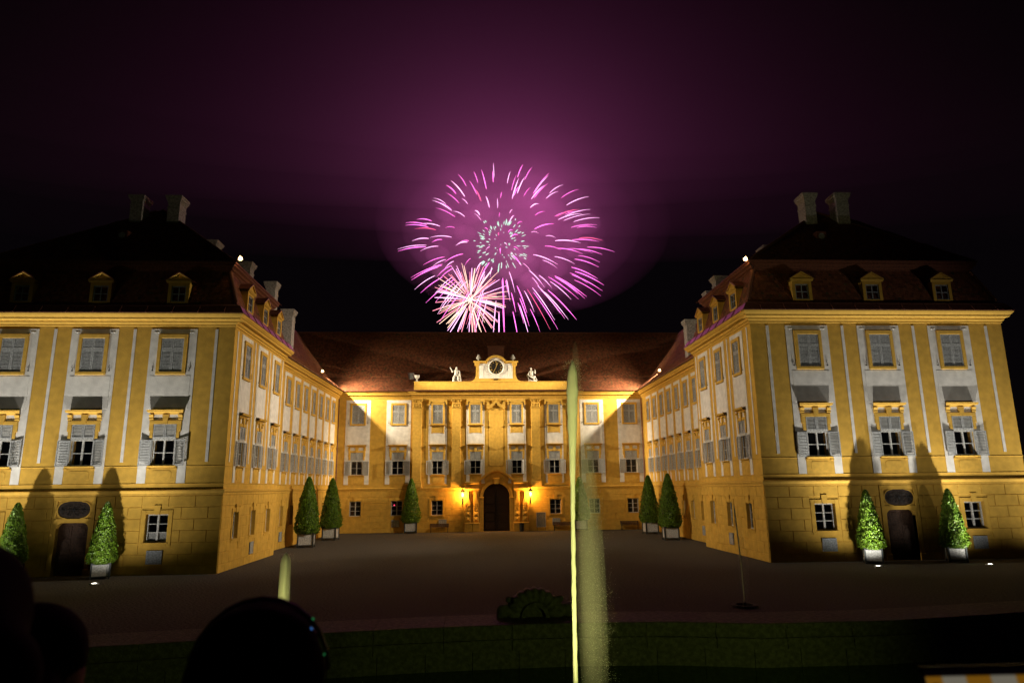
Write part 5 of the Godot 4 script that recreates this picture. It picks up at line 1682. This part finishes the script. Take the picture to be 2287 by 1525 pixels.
# ------------------------------------------------------------------ fountain jets, nozzles, unseen lamps and the stone shell
func jet(label: String, p: Vector3, height: float, r: float, lean: float, drops: int, spread: float, mist: float) -> void:
	var n := thing("fountain_jet", label, "water jet", at(p.x, p.y, p.z), "jets of the fountain")
	var g := RandomNumberGenerator.new()
	g.seed = 77 + int(p.x * 13.0)
	var s := st(true)
	var pts := []
	var rad := []
	var N := 60
	for i in N + 1:
		var t := float(i) / N
		pts.append(Vector3(lean * t * t + g.randfn() * r * 0.05, height * t, g.randfn() * r * 0.05))
		var swell := 1.0 + (1.7 if height > 4.0 else 0.25) * smoothstep(0.62, 0.97, t)
		rad.append(maxf(0.004, r * swell * (1.0 + 0.07 * g.randfn()) * sqrt(clampf((1.0 - t) * 16.0, 0.0, 1.0))))
	tube(s, pts, rad, 9)
	part(n, "water_column", done(s), M.jet_water)
	# falling drops beside the column, carried off by the wind
	var mm := MultiMesh.new()
	mm.transform_format = MultiMesh.TRANSFORM_3D
	var d := SphereMesh.new()
	d.radius = 0.5
	d.height = 1.0
	d.radial_segments = 6
	d.rings = 3
	mm.mesh = d
	mm.instance_count = drops
	for i in drops:
		var t := g.randf()
		var y: float
		var x: float
		var z: float
		if i % 4 == 0:
			y = height * (1.0 - absf(g.randfn()) * 0.09)
			x = lean + g.randfn() * r * 2.0
			z = g.randfn() * r * 2.0
		else:
			y = height * (0.86 * pow(t, 0.9) - 0.06)
			var fall := 1.0 - y / height
			x = lean + spread * (0.1 + 0.62 * pow(fall, 0.7)) + g.randfn() * spread * (0.16 + 0.2 * fall)
			z = g.randfn() * spread * 0.3
		var k := g.randf_range(0.003, 0.006)
		mm.set_instance_transform(i, Transform3D(Basis().scaled(Vector3(k, k * g.randf_range(1.0, 1.7), k)), Vector3(x, y, z)))
	var m := MultiMeshInstance3D.new()
	m.name = "spray"
	m.multimesh = mm
	m.material_override = M.jet_water
	m.set_meta("kind", "stuff")
	n.add_child(m)
	if height < 2.5:
		s = st(true)
		var line := []
		var wide := []
		for i in 25:
			var t := i / 24.0
			line.append(Vector3(0, height * 1.02 * t, 0))
			wide.append(0.004 + (0.2 - 0.03 * t) * sqrt(clampf((1.0 - t) * 7.0, 0.0, 1.0)))
		tube(s, line, wide, 14)
		part(n, "veil", done(s), M.jet_veil)
	var banks := [] if height < 2.5 else [[0.55, 0.75, 0.34, 0.5], [0.45, 0.9, 0.5, 0.45], [0.38, 0.76, 0.7, 0.4], [0.9, 0.3, 0.26, 0.8]]
	for q in banks:
		var v := puff(n, Vector3(lean * 0.8 + (0.0 if height < 2.5 else spread * (0.72 - 0.62 * q[0])), height * q[0], 0), Vector3(spread * q[2] * 1.5, height * q[1], spread * q[2] * 1.2), q[3] * mist)
		v.name = "mist"
		v.set_meta("kind", "stuff")
	part(n, "nozzle", cached("nozzle", func(q): lathe(q, [Vector2(0.09, -0.3), Vector2(0.09, 0.0), Vector2(0.05, 0.1), Vector2(0.04, 0.14), Vector2(0, 0.14)], 12)), M.iron)

func unseen_pool_lamp(label: String, p: Vector3, target: Vector3, energy: float, angle: float, color: Color) -> void:  # lamps out of view, placed to light the jets and the pool
	var n := thing("unseen_pool_lamp", label, "lamp", Transform3D(), "unseen green fountain lamps")
	n.position = p
	aim(n, target)
	part(n, "housing", cached("pool lamp", func(s): lathe(s, [Vector2(0, -0.16), Vector2(0.1, -0.14), Vector2(0.13, 0.0), Vector2(0.13, 0.04), Vector2(0.11, 0.04)], 14, Transform3D(Basis(Vector3.RIGHT, -PI / 2), Vector3.ZERO))), M.iron)
	part(n, "glass", cached("pool lamp glass", func(s): lathe(s, [Vector2(0.11, 0.0), Vector2(0.06, 0.03), Vector2(0, 0.04)], 14, Transform3D(Basis(Vector3.RIGHT, -PI / 2), Vector3.ZERO))), M.unseen_pool_lamp_glass)
	var l := SpotLight3D.new()
	l.name = "light"
	l.light_color = color
	l.light_energy = energy
	l.spot_angle = angle
	l.spot_angle_attenuation = 0.8
	l.light_size = 0.1
	l.spot_range = 60.0
	l.spot_attenuation = 2.0
	l.shadow_enabled = true
	n.add_child(l)
	l.position = Vector3(0, 0, -0.08)

func fountain() -> void:
	jet("tall yellow green fountain jet rising in front of the central facade", Vector3(1.82, -0.73, -13.0), 7.35, 0.042, 0.12, 7000, 0.52, 1.0)
	jet("short bright fountain jet above the dark head at the left", Vector3(-6.45, 0.0, -25.0), 2.05, 0.05, 0.0, 1500, 0.24, 4.0)
	jet("thin faint fountain jet in front of the right pavilion", Vector3(9.6, 0.0, -25.0), 3.5, 0.022, -0.12, 420, 0.35, 0.6)
	var green := Color(1.0, 0.98, 0.56)
	unseen_pool_lamp("unseen green lamp in the pool placed to light the tall jet", Vector3(0.9, -0.55, -8.2), Vector3(2.0, 3.6, -13.0), 75.0, 30.0, green)  # out of view below the frame, lights the tall jet and its mist
	unseen_pool_lamp("unseen green lamp on the ground placed to light the short left jet", Vector3(-6.5, 0.12, -23.4), Vector3(-6.45, 1.4, -25.0), 2.0, 36.0, green)  # hidden from view, lights the short jet
	unseen_pool_lamp("unseen green lamp on the terrace wall placed to light the pool below", Vector3(10.0, 1.3, -3.85), Vector3(2.0, -0.6, -17.0), 24.0, 44.0, Color(0.8, 0.92, 0.4))  # out of view, placed to light the water and the far basin wall
	# small stone rings round the two side nozzles
	for q in [[-6.45, "stone ring round the nozzle of the short left jet"], [9.6, "stone ring round the nozzle of the thin right jet"]]:
		var n := thing("nozzle_ring", q[1], "basin", at(q[0], 0, -25.0), "nozzle rings")
		part(n, "ring", cached("nozzle ring", func(s): lathe(s, [Vector2(0.3, 0.0), Vector2(0.3, 0.07), Vector2(0.38, 0.09), Vector2(0.46, 0.07), Vector2(0.47, 0.0)], 20)), M.basin_stone)
	# the shell on the coping
	var sh := thing("stone_shell", "weathered stone shell ornament on the basin's coping", "sculpture", at(1.85, 0.45, -21.55))
	part(sh, "shell", shell_mesh(), M.basin_stone)
	part(sh, "niche", cached("niche", func(s):
		var o := arc(Vector2(0, 0), 0.42, 0, 180, 16)
		o.append_array(arc(Vector2(0, 0), 0.3, 180, 0, 16))
		prism(s, o, 0.05, 0.36)
		var f := arc(Vector2(0, 0), 0.3, 0, 180, 16)
		prism(s, f, 0.05, 0.2)), M.basin_stone)
	for e in [-1.0, 1.0]:
		part(sh, "volute", blob([[Vector3(e * 0.55, 0.16, 0.15), Vector3(e * 0.95, 0.18, 0.12), 0.16, 0.19], [Vector3(e * 0.95, 0.14, 0.12), Vector3(e * 1.05, 0.05, 0.15), 0.14, 0.1], [Vector3(e * 0.6, 0.42, 0.02), Vector3(e * 0.78, 0.48, 0.05), 0.12, 0.1]], 0.035, 0.06), M.basin_stone)

func shell_mesh() -> ArrayMesh:
	var s := st(true)
	var rows := 10
	var cols := 66
	var grid := []
	for i in rows + 1:
		var line := []
		var t := float(i) / rows
		for j in cols + 1:
			var a := PI * j / cols
			var rib := 1.0 + 0.07 * absf(sin(a * 11.0)) * t
			var r := (0.3 + 0.52 * t) * rib
			line.append(Vector3(cos(a) * r * 0.98, maxf(0.0, sin(a) * r * 0.92), 0.1 + 0.22 * sin(t * PI * 0.8) + 0.03 * absf(sin(a * 11.0))))
		grid.append(line)
	for i in rows:
		for j in cols:
			quad(s, grid[i][j + 1], grid[i][j], grid[i + 1][j], grid[i + 1][j + 1])
	for j in cols:
		var p: Vector3 = grid[rows][j]
		var q: Vector3 = grid[rows][j + 1]
		quad(s, q, p, Vector3(p.x, p.y, -0.2), Vector3(q.x, q.y, -0.2))
		tri(s, Vector3(q.x, q.y, -0.2), Vector3(p.x, p.y, -0.2), Vector3(0, 0, -0.2))
	return done(s)

# ------------------------------------------------------------------ spectators in the dark foreground
func hand_bones(w: Vector3, fwd: Vector3, side: Vector3, curl: float) -> Array:
	var out := []
	var down := fwd.cross(side).normalized()
	out.append([w, w + fwd * 0.085, 0.026, 0.03])
	out.append([w + fwd * 0.03 - side * 0.02, w + fwd * 0.085 - side * 0.025, 0.02, 0.018])
	out.append([w + fwd * 0.03 + side * 0.02, w + fwd * 0.085 + side * 0.025, 0.02, 0.018])
	var lens := [0.066, 0.075, 0.07, 0.055]
	for i in 4:
		var base: Vector3 = w + fwd * 0.09 + side * (0.03 - 0.02 * i)
		var mid: Vector3 = base + (fwd + down * curl * 0.4).normalized() * lens[i] * 0.55
		out.append([base, mid, 0.0095, 0.009])
		out.append([mid, mid + (fwd + down * curl).normalized() * lens[i] * 0.5, 0.009, 0.0075])
	var tb: Vector3 = w + fwd * 0.03 + side * 0.035
	var tm: Vector3 = tb + (fwd * 0.8 + side * 0.7).normalized() * 0.04
	out.append([tb, tm, 0.012, 0.011])
	out.append([tm, tm + (fwd + side * 0.2 + down * curl * 0.5).normalized() * 0.032, 0.0105, 0.008])
	return out

# a standing figure that looks along -z; hands: [elbow, wrist, finger direction, thumb side] for left and right, in metres for a height of 1.7
func person(label: String, where: Vector3, turn: float, h: float, cloth: Material, arms: Array, long_hair: bool) -> Node3D:
	var n := thing("person", label, "person", Transform3D(Basis(Vector3.UP, deg_to_rad(turn)).scaled(Vector3.ONE * h / 1.7), where))
	var skin := [
		[Vector3(0, 1.6, 0.005), Vector3(0, 1.595, -0.03), 0.098, 0.088], [Vector3(0, 1.54, -0.03), Vector3(0, 1.505, -0.055), 0.07, 0.048],
		[Vector3(0, 1.56, -0.118), Vector3(0, 1.535, -0.13), 0.014, 0.018], [Vector3(-0.03, 1.5, -0.09), Vector3(0.03, 1.5, -0.09), 0.012, 0.012],
		[Vector3(-0.09, 1.57, 0.0), Vector3(-0.098, 1.545, 0.002), 0.018, 0.013], [Vector3(0.09, 1.57, 0.0), Vector3(0.098, 1.545, 0.002), 0.018, 0.013],
		[Vector3(0, 1.5, 0.01), Vector3(0, 1.39, 0.015), 0.055, 0.062], [Vector3(0, 1.34, 0.01), Vector3(0, 0.95, 0.0), 0.12, 0.13],
		[Vector3(-0.16, 1.36, 0.01), Vector3(0.16, 1.36, 0.01), 0.06, 0.06]]
	var body := [
		[Vector3(0, 1.3, 0.01), Vector3(0, 1.02, 0.0), 0.15, 0.145], [Vector3(-0.17, 1.365, 0.01), Vector3(0.17, 1.365, 0.01), 0.075, 0.075], [Vector3(-0.1, 1.2, 0), Vector3(0.1, 1.2, 0), 0.12, 0.12], [Vector3(-0.08, 0.93, 0.0), Vector3(0.08, 0.93, 0.0), 0.13, 0.13]]
	for e in 2:
		var x := -1.0 if e == 0 else 1.0
		body.append([Vector3(x * 0.09, 0.9, 0), Vector3(x * 0.1, 0.48, -0.01), 0.1, 0.065])
		body.append([Vector3(x * 0.1, 0.48, -0.01), Vector3(x * 0.1, 0.08, 0.01), 0.062, 0.045])
		body.append([Vector3(x * 0.1, 0.045, 0.03), Vector3(x * 0.11, 0.035, -0.16), 0.045, 0.035])
		var arm: Array = arms[e]
		var shoulder := Vector3(x * 0.19, 1.37, 0.01)
		body.append([shoulder, arm[0], 0.062, 0.052])
		body.append([arm[0], (arm[0] as Vector3).lerp(arm[1], 0.85), 0.052, 0.042])
		skin.append([shoulder, arm[0], 0.045, 0.038])
		skin.append([arm[0], arm[1], 0.037, 0.026])
	var s := SurfaceTool.new()
	s.begin(Mesh.PRIMITIVE_TRIANGLES)
	s.append_from(blob(skin, 0.016, 0.02), 0, Transform3D())
	for e in 2:
		s.append_from(blob(hand_bones(arms[e][1], arms[e][2], arms[e][3], arms[e][4]), 0.005, 0.006), 0, Transform3D())
	var o := part(n, "body", s.commit(), M.skin)
	o.set_meta("label", "bare head, neck and hands of a spectator")
	part(n, "clothing", blob(body, 0.022, 0.05), cloth)
	var hair := [[Vector3(0, 1.615, 0.02), Vector3(0, 1.63, -0.03), 0.107, 0.09], [Vector3(0, 1.58, 0.05), Vector3(0, 1.5, 0.045), 0.085, 0.07]]
	for i in 10:
		var a := TAU * i / 10
		hair.append([Vector3(cos(a) * 0.05, 1.66, sin(a) * 0.05 + 0.0), Vector3(cos(a) * 0.085, 1.6, sin(a) * 0.08 + 0.03), 0.035, 0.03])
	if long_hair:
		for i in 7:
			var x := -0.08 + 0.027 * i
			hair.append([Vector3(x, 1.55, 0.07), Vector3(x * 1.3, 1.3, 0.09), 0.04, 0.03])
			hair.append([Vector3(signf(x) * 0.09, 1.58, 0.01), Vector3(signf(x) * 0.1, 1.38, 0.03), 0.035, 0.025])
	part(n, "hair", blob(hair, 0.012, 0.025), M.dark_hair)
	return n

func spectators() -> void:
	var y := 2.3
	var down := [[Vector3(-0.25, 1.1, 0.02), Vector3(-0.26, 0.86, -0.06), Vector3(0, -1, -0.15), Vector3(0.1, 0, -1), 0.5], [Vector3(0.25, 1.1, 0.02), Vector3(0.26, 0.86, -0.06), Vector3(0, -1, -0.15), Vector3(-0.1, 0, -1), 0.5]]
	var a := person("dark silhouette of a spectator's head low in the foreground left of centre", Vector3(-0.372, y, -1.3), 8.0, 1.688, M.dark_cloth, down, false)
	# a light-up band worn over the right ear
	var band := holder(a, "light_band", at(0, 0, 0))
	part(band, "band", cached("band", func(s):
		var pts := []
		for i in 13:
			var t := PI * i / 12
			pts.append(Vector3(cos(t) * 0.118, 1.6 + sin(t) * 0.125, 0.0))
		tube(s, pts, [0.004], 5)), M.phone_case)
	for q in [[0.088, 1.675, 0.03, "toy_blue", 0.0035], [0.094, 1.66, 0.03, "toy_blue", 0.003], [0.09, 1.69, 0.02, "toy_green", 0.0025], [0.112, 1.63, 0.02, "toy_green", 0.002]]:
		part(band, "light", cached("toy bead %.4f" % q[4], func(s): lathe(s, [Vector2(0, -q[4]), Vector2(q[4], 0), Vector2(0, q[4])], 8)), M[q[3]], at(q[0], q[1], q[2]))
	person("dark blurred silhouette of a spectator cut off by the left edge", Vector3(-0.628, y, -0.85), 0.0, 1.83, M.navy_cloth, down, true)
	var up := [[Vector3(-0.24, 1.12, -0.05), Vector3(-0.16, 1.3, -0.22), Vector3(0.2, 1, -0.1), Vector3(0.2, 0, 1), 0.6], [Vector3(0.25, 1.1, 0.02), Vector3(0.26, 0.86, -0.06), Vector3(0, -1, -0.15), Vector3(-0.1, 0, -1), 0.5]]
	person("dim spectator with one hand raised low at the left beside the cut-off silhouette", Vector3(-0.79, y, -1.3), -35.0, 1.69, M.dark_cloth, up, true)
	# someone below the frame's right corner films with a phone
	var hold := [[Vector3(-0.25, 1.26, -0.2), Vector3(-0.1, 1.56, -0.4), Vector3(0.1, 1, -0.1), Vector3(0.9, 0.2, 0.4), 0.8], [Vector3(0.25, 1.26, -0.2), Vector3(0.1, 1.56, -0.4), Vector3(-0.1, 1, -0.1), Vector3(-0.9, 0.2, 0.4), 0.8]]
	person("spectator below the right corner who holds up a phone with both hands", Vector3(0.6, y, -0.6), -16.0, 1.6, M.dark_cloth, hold, false)
	var ph := thing("phone", "phone with a glowing screen that shows the yellow facade in the right corner", "phone", Transform3D())
	ph.transform = Transform3D(Basis(Vector3.UP, deg_to_rad(-30.0)) * Basis(Vector3.RIGHT, deg_to_rad(-8.0)) * Basis(Vector3.BACK, deg_to_rad(7.0)), Vector3(0.725, 3.908, -1.0))
	part(ph, "case", cached("phone case", func(s): block(s, -0.079, 0.079, -0.038, 0.038, -0.006, 0.003, 0.002)), M.phone_case)
	var im := Image.create(64, 32, false, Image.FORMAT_RGB8)
	im.fill(Color(0.02, 0.01, 0.02))
	for x in 64:
		var yellow := Color(0.62, 0.42, 0.1)
		var white := Color(0.6, 0.57, 0.5)
		var c := white if (x % 26) > 8 and (x % 26) < 22 else yellow
		for v in range(4, 30):
			im.set_pixel(x, v, c)
	var m := StandardMaterial3D.new()
	m.resource_name = "phone_screen"
	m.albedo_color = Color(0.02, 0.02, 0.02)
	m.roughness = 0.3
	m.emission_enabled = true
	m.emission = Color.WHITE
	m.emission_operator = BaseMaterial3D.EMISSION_OP_MULTIPLY
	m.emission_texture = ImageTexture.create_from_image(im)
	m.emission_energy_multiplier = 0.42
	var s := st()
	var q := [Vector3(-0.074, -0.034, 0.0045), Vector3(0.074, -0.034, 0.0045), Vector3(0.074, 0.034, 0.0045), Vector3(-0.074, 0.034, 0.0045)]
	var uv := [Vector2(0, 1), Vector2(1, 1), Vector2(1, 0), Vector2(0, 0)]
	for i in [0, 2, 1, 0, 3, 2]:
		s.set_uv(uv[i])
		s.add_vertex(q[i])
	part(ph, "screen", done(s), m)

# ------------------------------------------------------------------ fireworks behind the palace
func trail(parent: Node3D, pts: Array, rad: Array, m: Material) -> void:
	var s := st(true)
	tube(s, pts, rad, 5)
	part(parent, "spark_trail", done(s), m)

func glow_light(parent: Node3D, p: Vector3, color: Color, energy: float) -> void:
	var l := OmniLight3D.new()
	l.name = "light"
	l.light_color = color
	l.light_energy = energy
	l.light_size = 7.0
	l.omni_range = 400.0
	l.omni_attenuation = 2.0
	l.shadow_enabled = true
	parent.add_child(l, true)
	l.position = p

func fireworks() -> void:
	var g := RandomNumberGenerator.new()
	g.seed = 99
	var Z := -170.0
	# the large magenta shell
	var f := thing("firework_burst", "large round magenta firework burst above the palace roof", "firework", at(8.0, 66.3, Z), "firework bursts")
	var R := 27.0
	var N := 165
	for i in N:
		var yy := 1.0 - 2.0 * (i + 0.5) / N
		var a := i * 2.399963 + g.randfn() * 0.12
		var rr := sqrt(1.0 - yy * yy)
		var d := Vector3(cos(a) * rr, clampf(yy + g.randfn() * 0.05, -1, 1), sin(a) * rr).normalized()
		var r1 := R * g.randf_range(0.9, 1.03)
		var L := g.randf_range(4.6, 8.2) * (1.0 + 0.55 * maxf(0.0, -d.y))
		var pts := []
		for k in 9:
			var t := k / 8.0
			var r := r1 - L * (1.0 - t)
			pts.append(Vector3(d.x * r * 1.02, d.y * r * 0.86 - 1.0 - 1.5 * t * t, d.z * r) + Vector3(0.5 * t, 0, 0))
		var w := g.randf_range(0.075, 0.135)
		var pick := g.randf()
		trail(f, pts, [w * 0.5, w * 0.9, w, w * 1.05, w, w * 0.85, w * 0.6, w * 0.35, 0.02], M.pale_star if pick < 0.5 else (M.magenta_star if pick < 0.95 else M.red_star))
	for i in 9:
		var a := i * 2.4
		var yy := 1.0 - 2.0 * (i + 0.5) / 9
		var rr := sqrt(1.0 - yy * yy)
		glow_light(f, Vector3(cos(a) * rr, yy * 0.86, sin(a) * rr) * R * 0.7, lin(1.0, 0.15, 0.6), 140.0)
	# the small greenish white one at its heart
	f = thing("firework_burst", "small greenish white firework burst inside the large magenta one", "firework", at(7.4, 66.6, Z), "firework bursts")
	for i in 120:
		var yy := 1.0 - 2.0 * (i + 0.5) / 120
		var a := i * 2.399963 + g.randfn() * 0.3
		var rr := sqrt(1.0 - yy * yy)
		var d := Vector3(cos(a) * rr, clampf(yy + g.randfn() * 0.1, -1, 1), sin(a) * rr).normalized()
		var r := 7.6 * g.randf_range(0.8, 1.05)
		var L := g.randf_range(0.5, 1.4)
		var w := g.randf_range(0.09, 0.16)
		trail(f, [d * (r - L), d * (r - L * 0.5), d * r], [w * 0.5, w, w * 0.4], M.green_star)
	# the low peach one, partly behind the ridge
	f = thing("firework_burst", "low peach and pink firework burst just above the roof ridge", "firework", at(-0.6, 49.4, Z + 8.0), "firework bursts")
	for i in 130:
		var yy := 1.0 - 2.0 * (i + 0.5) / 130
		var a := i * 2.399963 + g.randfn() * 0.2
		var rr := sqrt(1.0 - yy * yy)
		var d := Vector3(cos(a) * rr, clampf(yy + g.randfn() * 0.08, -1, 1), sin(a) * rr).normalized()
		var r := 9.6 * g.randf_range(0.86, 1.04)
		var w := g.randf_range(0.07, 0.12)
		var from := r * g.randf_range(0.1, 0.45)
		trail(f, [d * from, d * lerpf(from, r, 0.6) + Vector3(0, -0.05, 0), d * r + Vector3(0, -0.25, 0)], [w * 0.6, w, w * 0.6], M.gold_star if i % 5 < 2 else (M.peach_star if i % 5 < 4 else M.pale_star))
	part(f, "core", cached("burst core", func(s):
		for i in 14:
			var a := i * 2.4
			var y := 1.0 - 2.0 * (i + 0.5) / 14
			var d := Vector3(cos(a) * sqrt(1 - y * y), y, sin(a) * sqrt(1 - y * y))
			tube(s, [d * 0.05, d * 0.7, d * 1.5], [0.22, 0.16, 0.02], 5)), M.gold_star)
	glow_light(f, Vector3(0, 0, 4), lin(1.0, 0.4, 0.4), 40.0)
	# smoke round the bursts and the low cloud above, lit by them
	var sm := Node3D.new()
	sm.name = "smoke"
	sm.set_meta("kind", "stuff")
	sm.set_meta("label", "purple lit smoke drifting round the firework bursts")
	add_child(sm)
	for k in [1.3, 1.05, 0.78, 0.55]:
		puff(sm, Vector3(9.5 + 3.0 * k, 70.0 + 1.5 * k, Z), Vector3(60, 37, 40) * k, 0.0075 - 0.004 * k)
	# billows in loose clusters, mostly low at the left and at the right
	for c in [Vector2(-5, 67), Vector2(-4, 59), Vector2(19, 54), Vector2(27, 62), Vector2(24, 69), Vector2(11, 58)]:
		for i in 5:
			var k := g.randf_range(2.6, 6.0)
			puff(sm, Vector3(c.x + g.randfn() * 3.0, c.y + g.randfn() * 2.2, Z + g.randf_range(4.0, 13.0)), Vector3(k * 1.3, k, k), g.randf_range(0.015, 0.035))
	var cl := Node3D.new()
	cl.name = "cloud"
	cl.set_meta("kind", "stuff")
	cl.set_meta("label", "low night cloud above the fireworks glowing magenta")
	add_child(cl)
	for k in 5:
		var tall := 156.0 - 12.0 * k
		var v := puff(cl, Vector3(8 + 22.0 * sin(k * 2.1), 64.0 + 8.0 * k + tall * 0.5, Z - 4.0), Vector3(640 - 60 * k, tall, 84 - 5 * k), [0.0012, 0.0026, 0.0048, 0.006, 0.006][k])
		v.name = "bank"

func puff(parent: Node3D, p: Vector3, size: Vector3, density: float) -> FogVolume:
	var v := FogVolume.new()
	v.name = "puff"
	v.shape = RenderingServer.FOG_VOLUME_SHAPE_ELLIPSOID
	v.size = size
	var fm := FogMaterial.new()
	fm.density = density
	fm.albedo = lin(0.95, 0.94, 0.95)
	v.material = fm
	parent.add_child(v, true)
	v.position = p
	return v
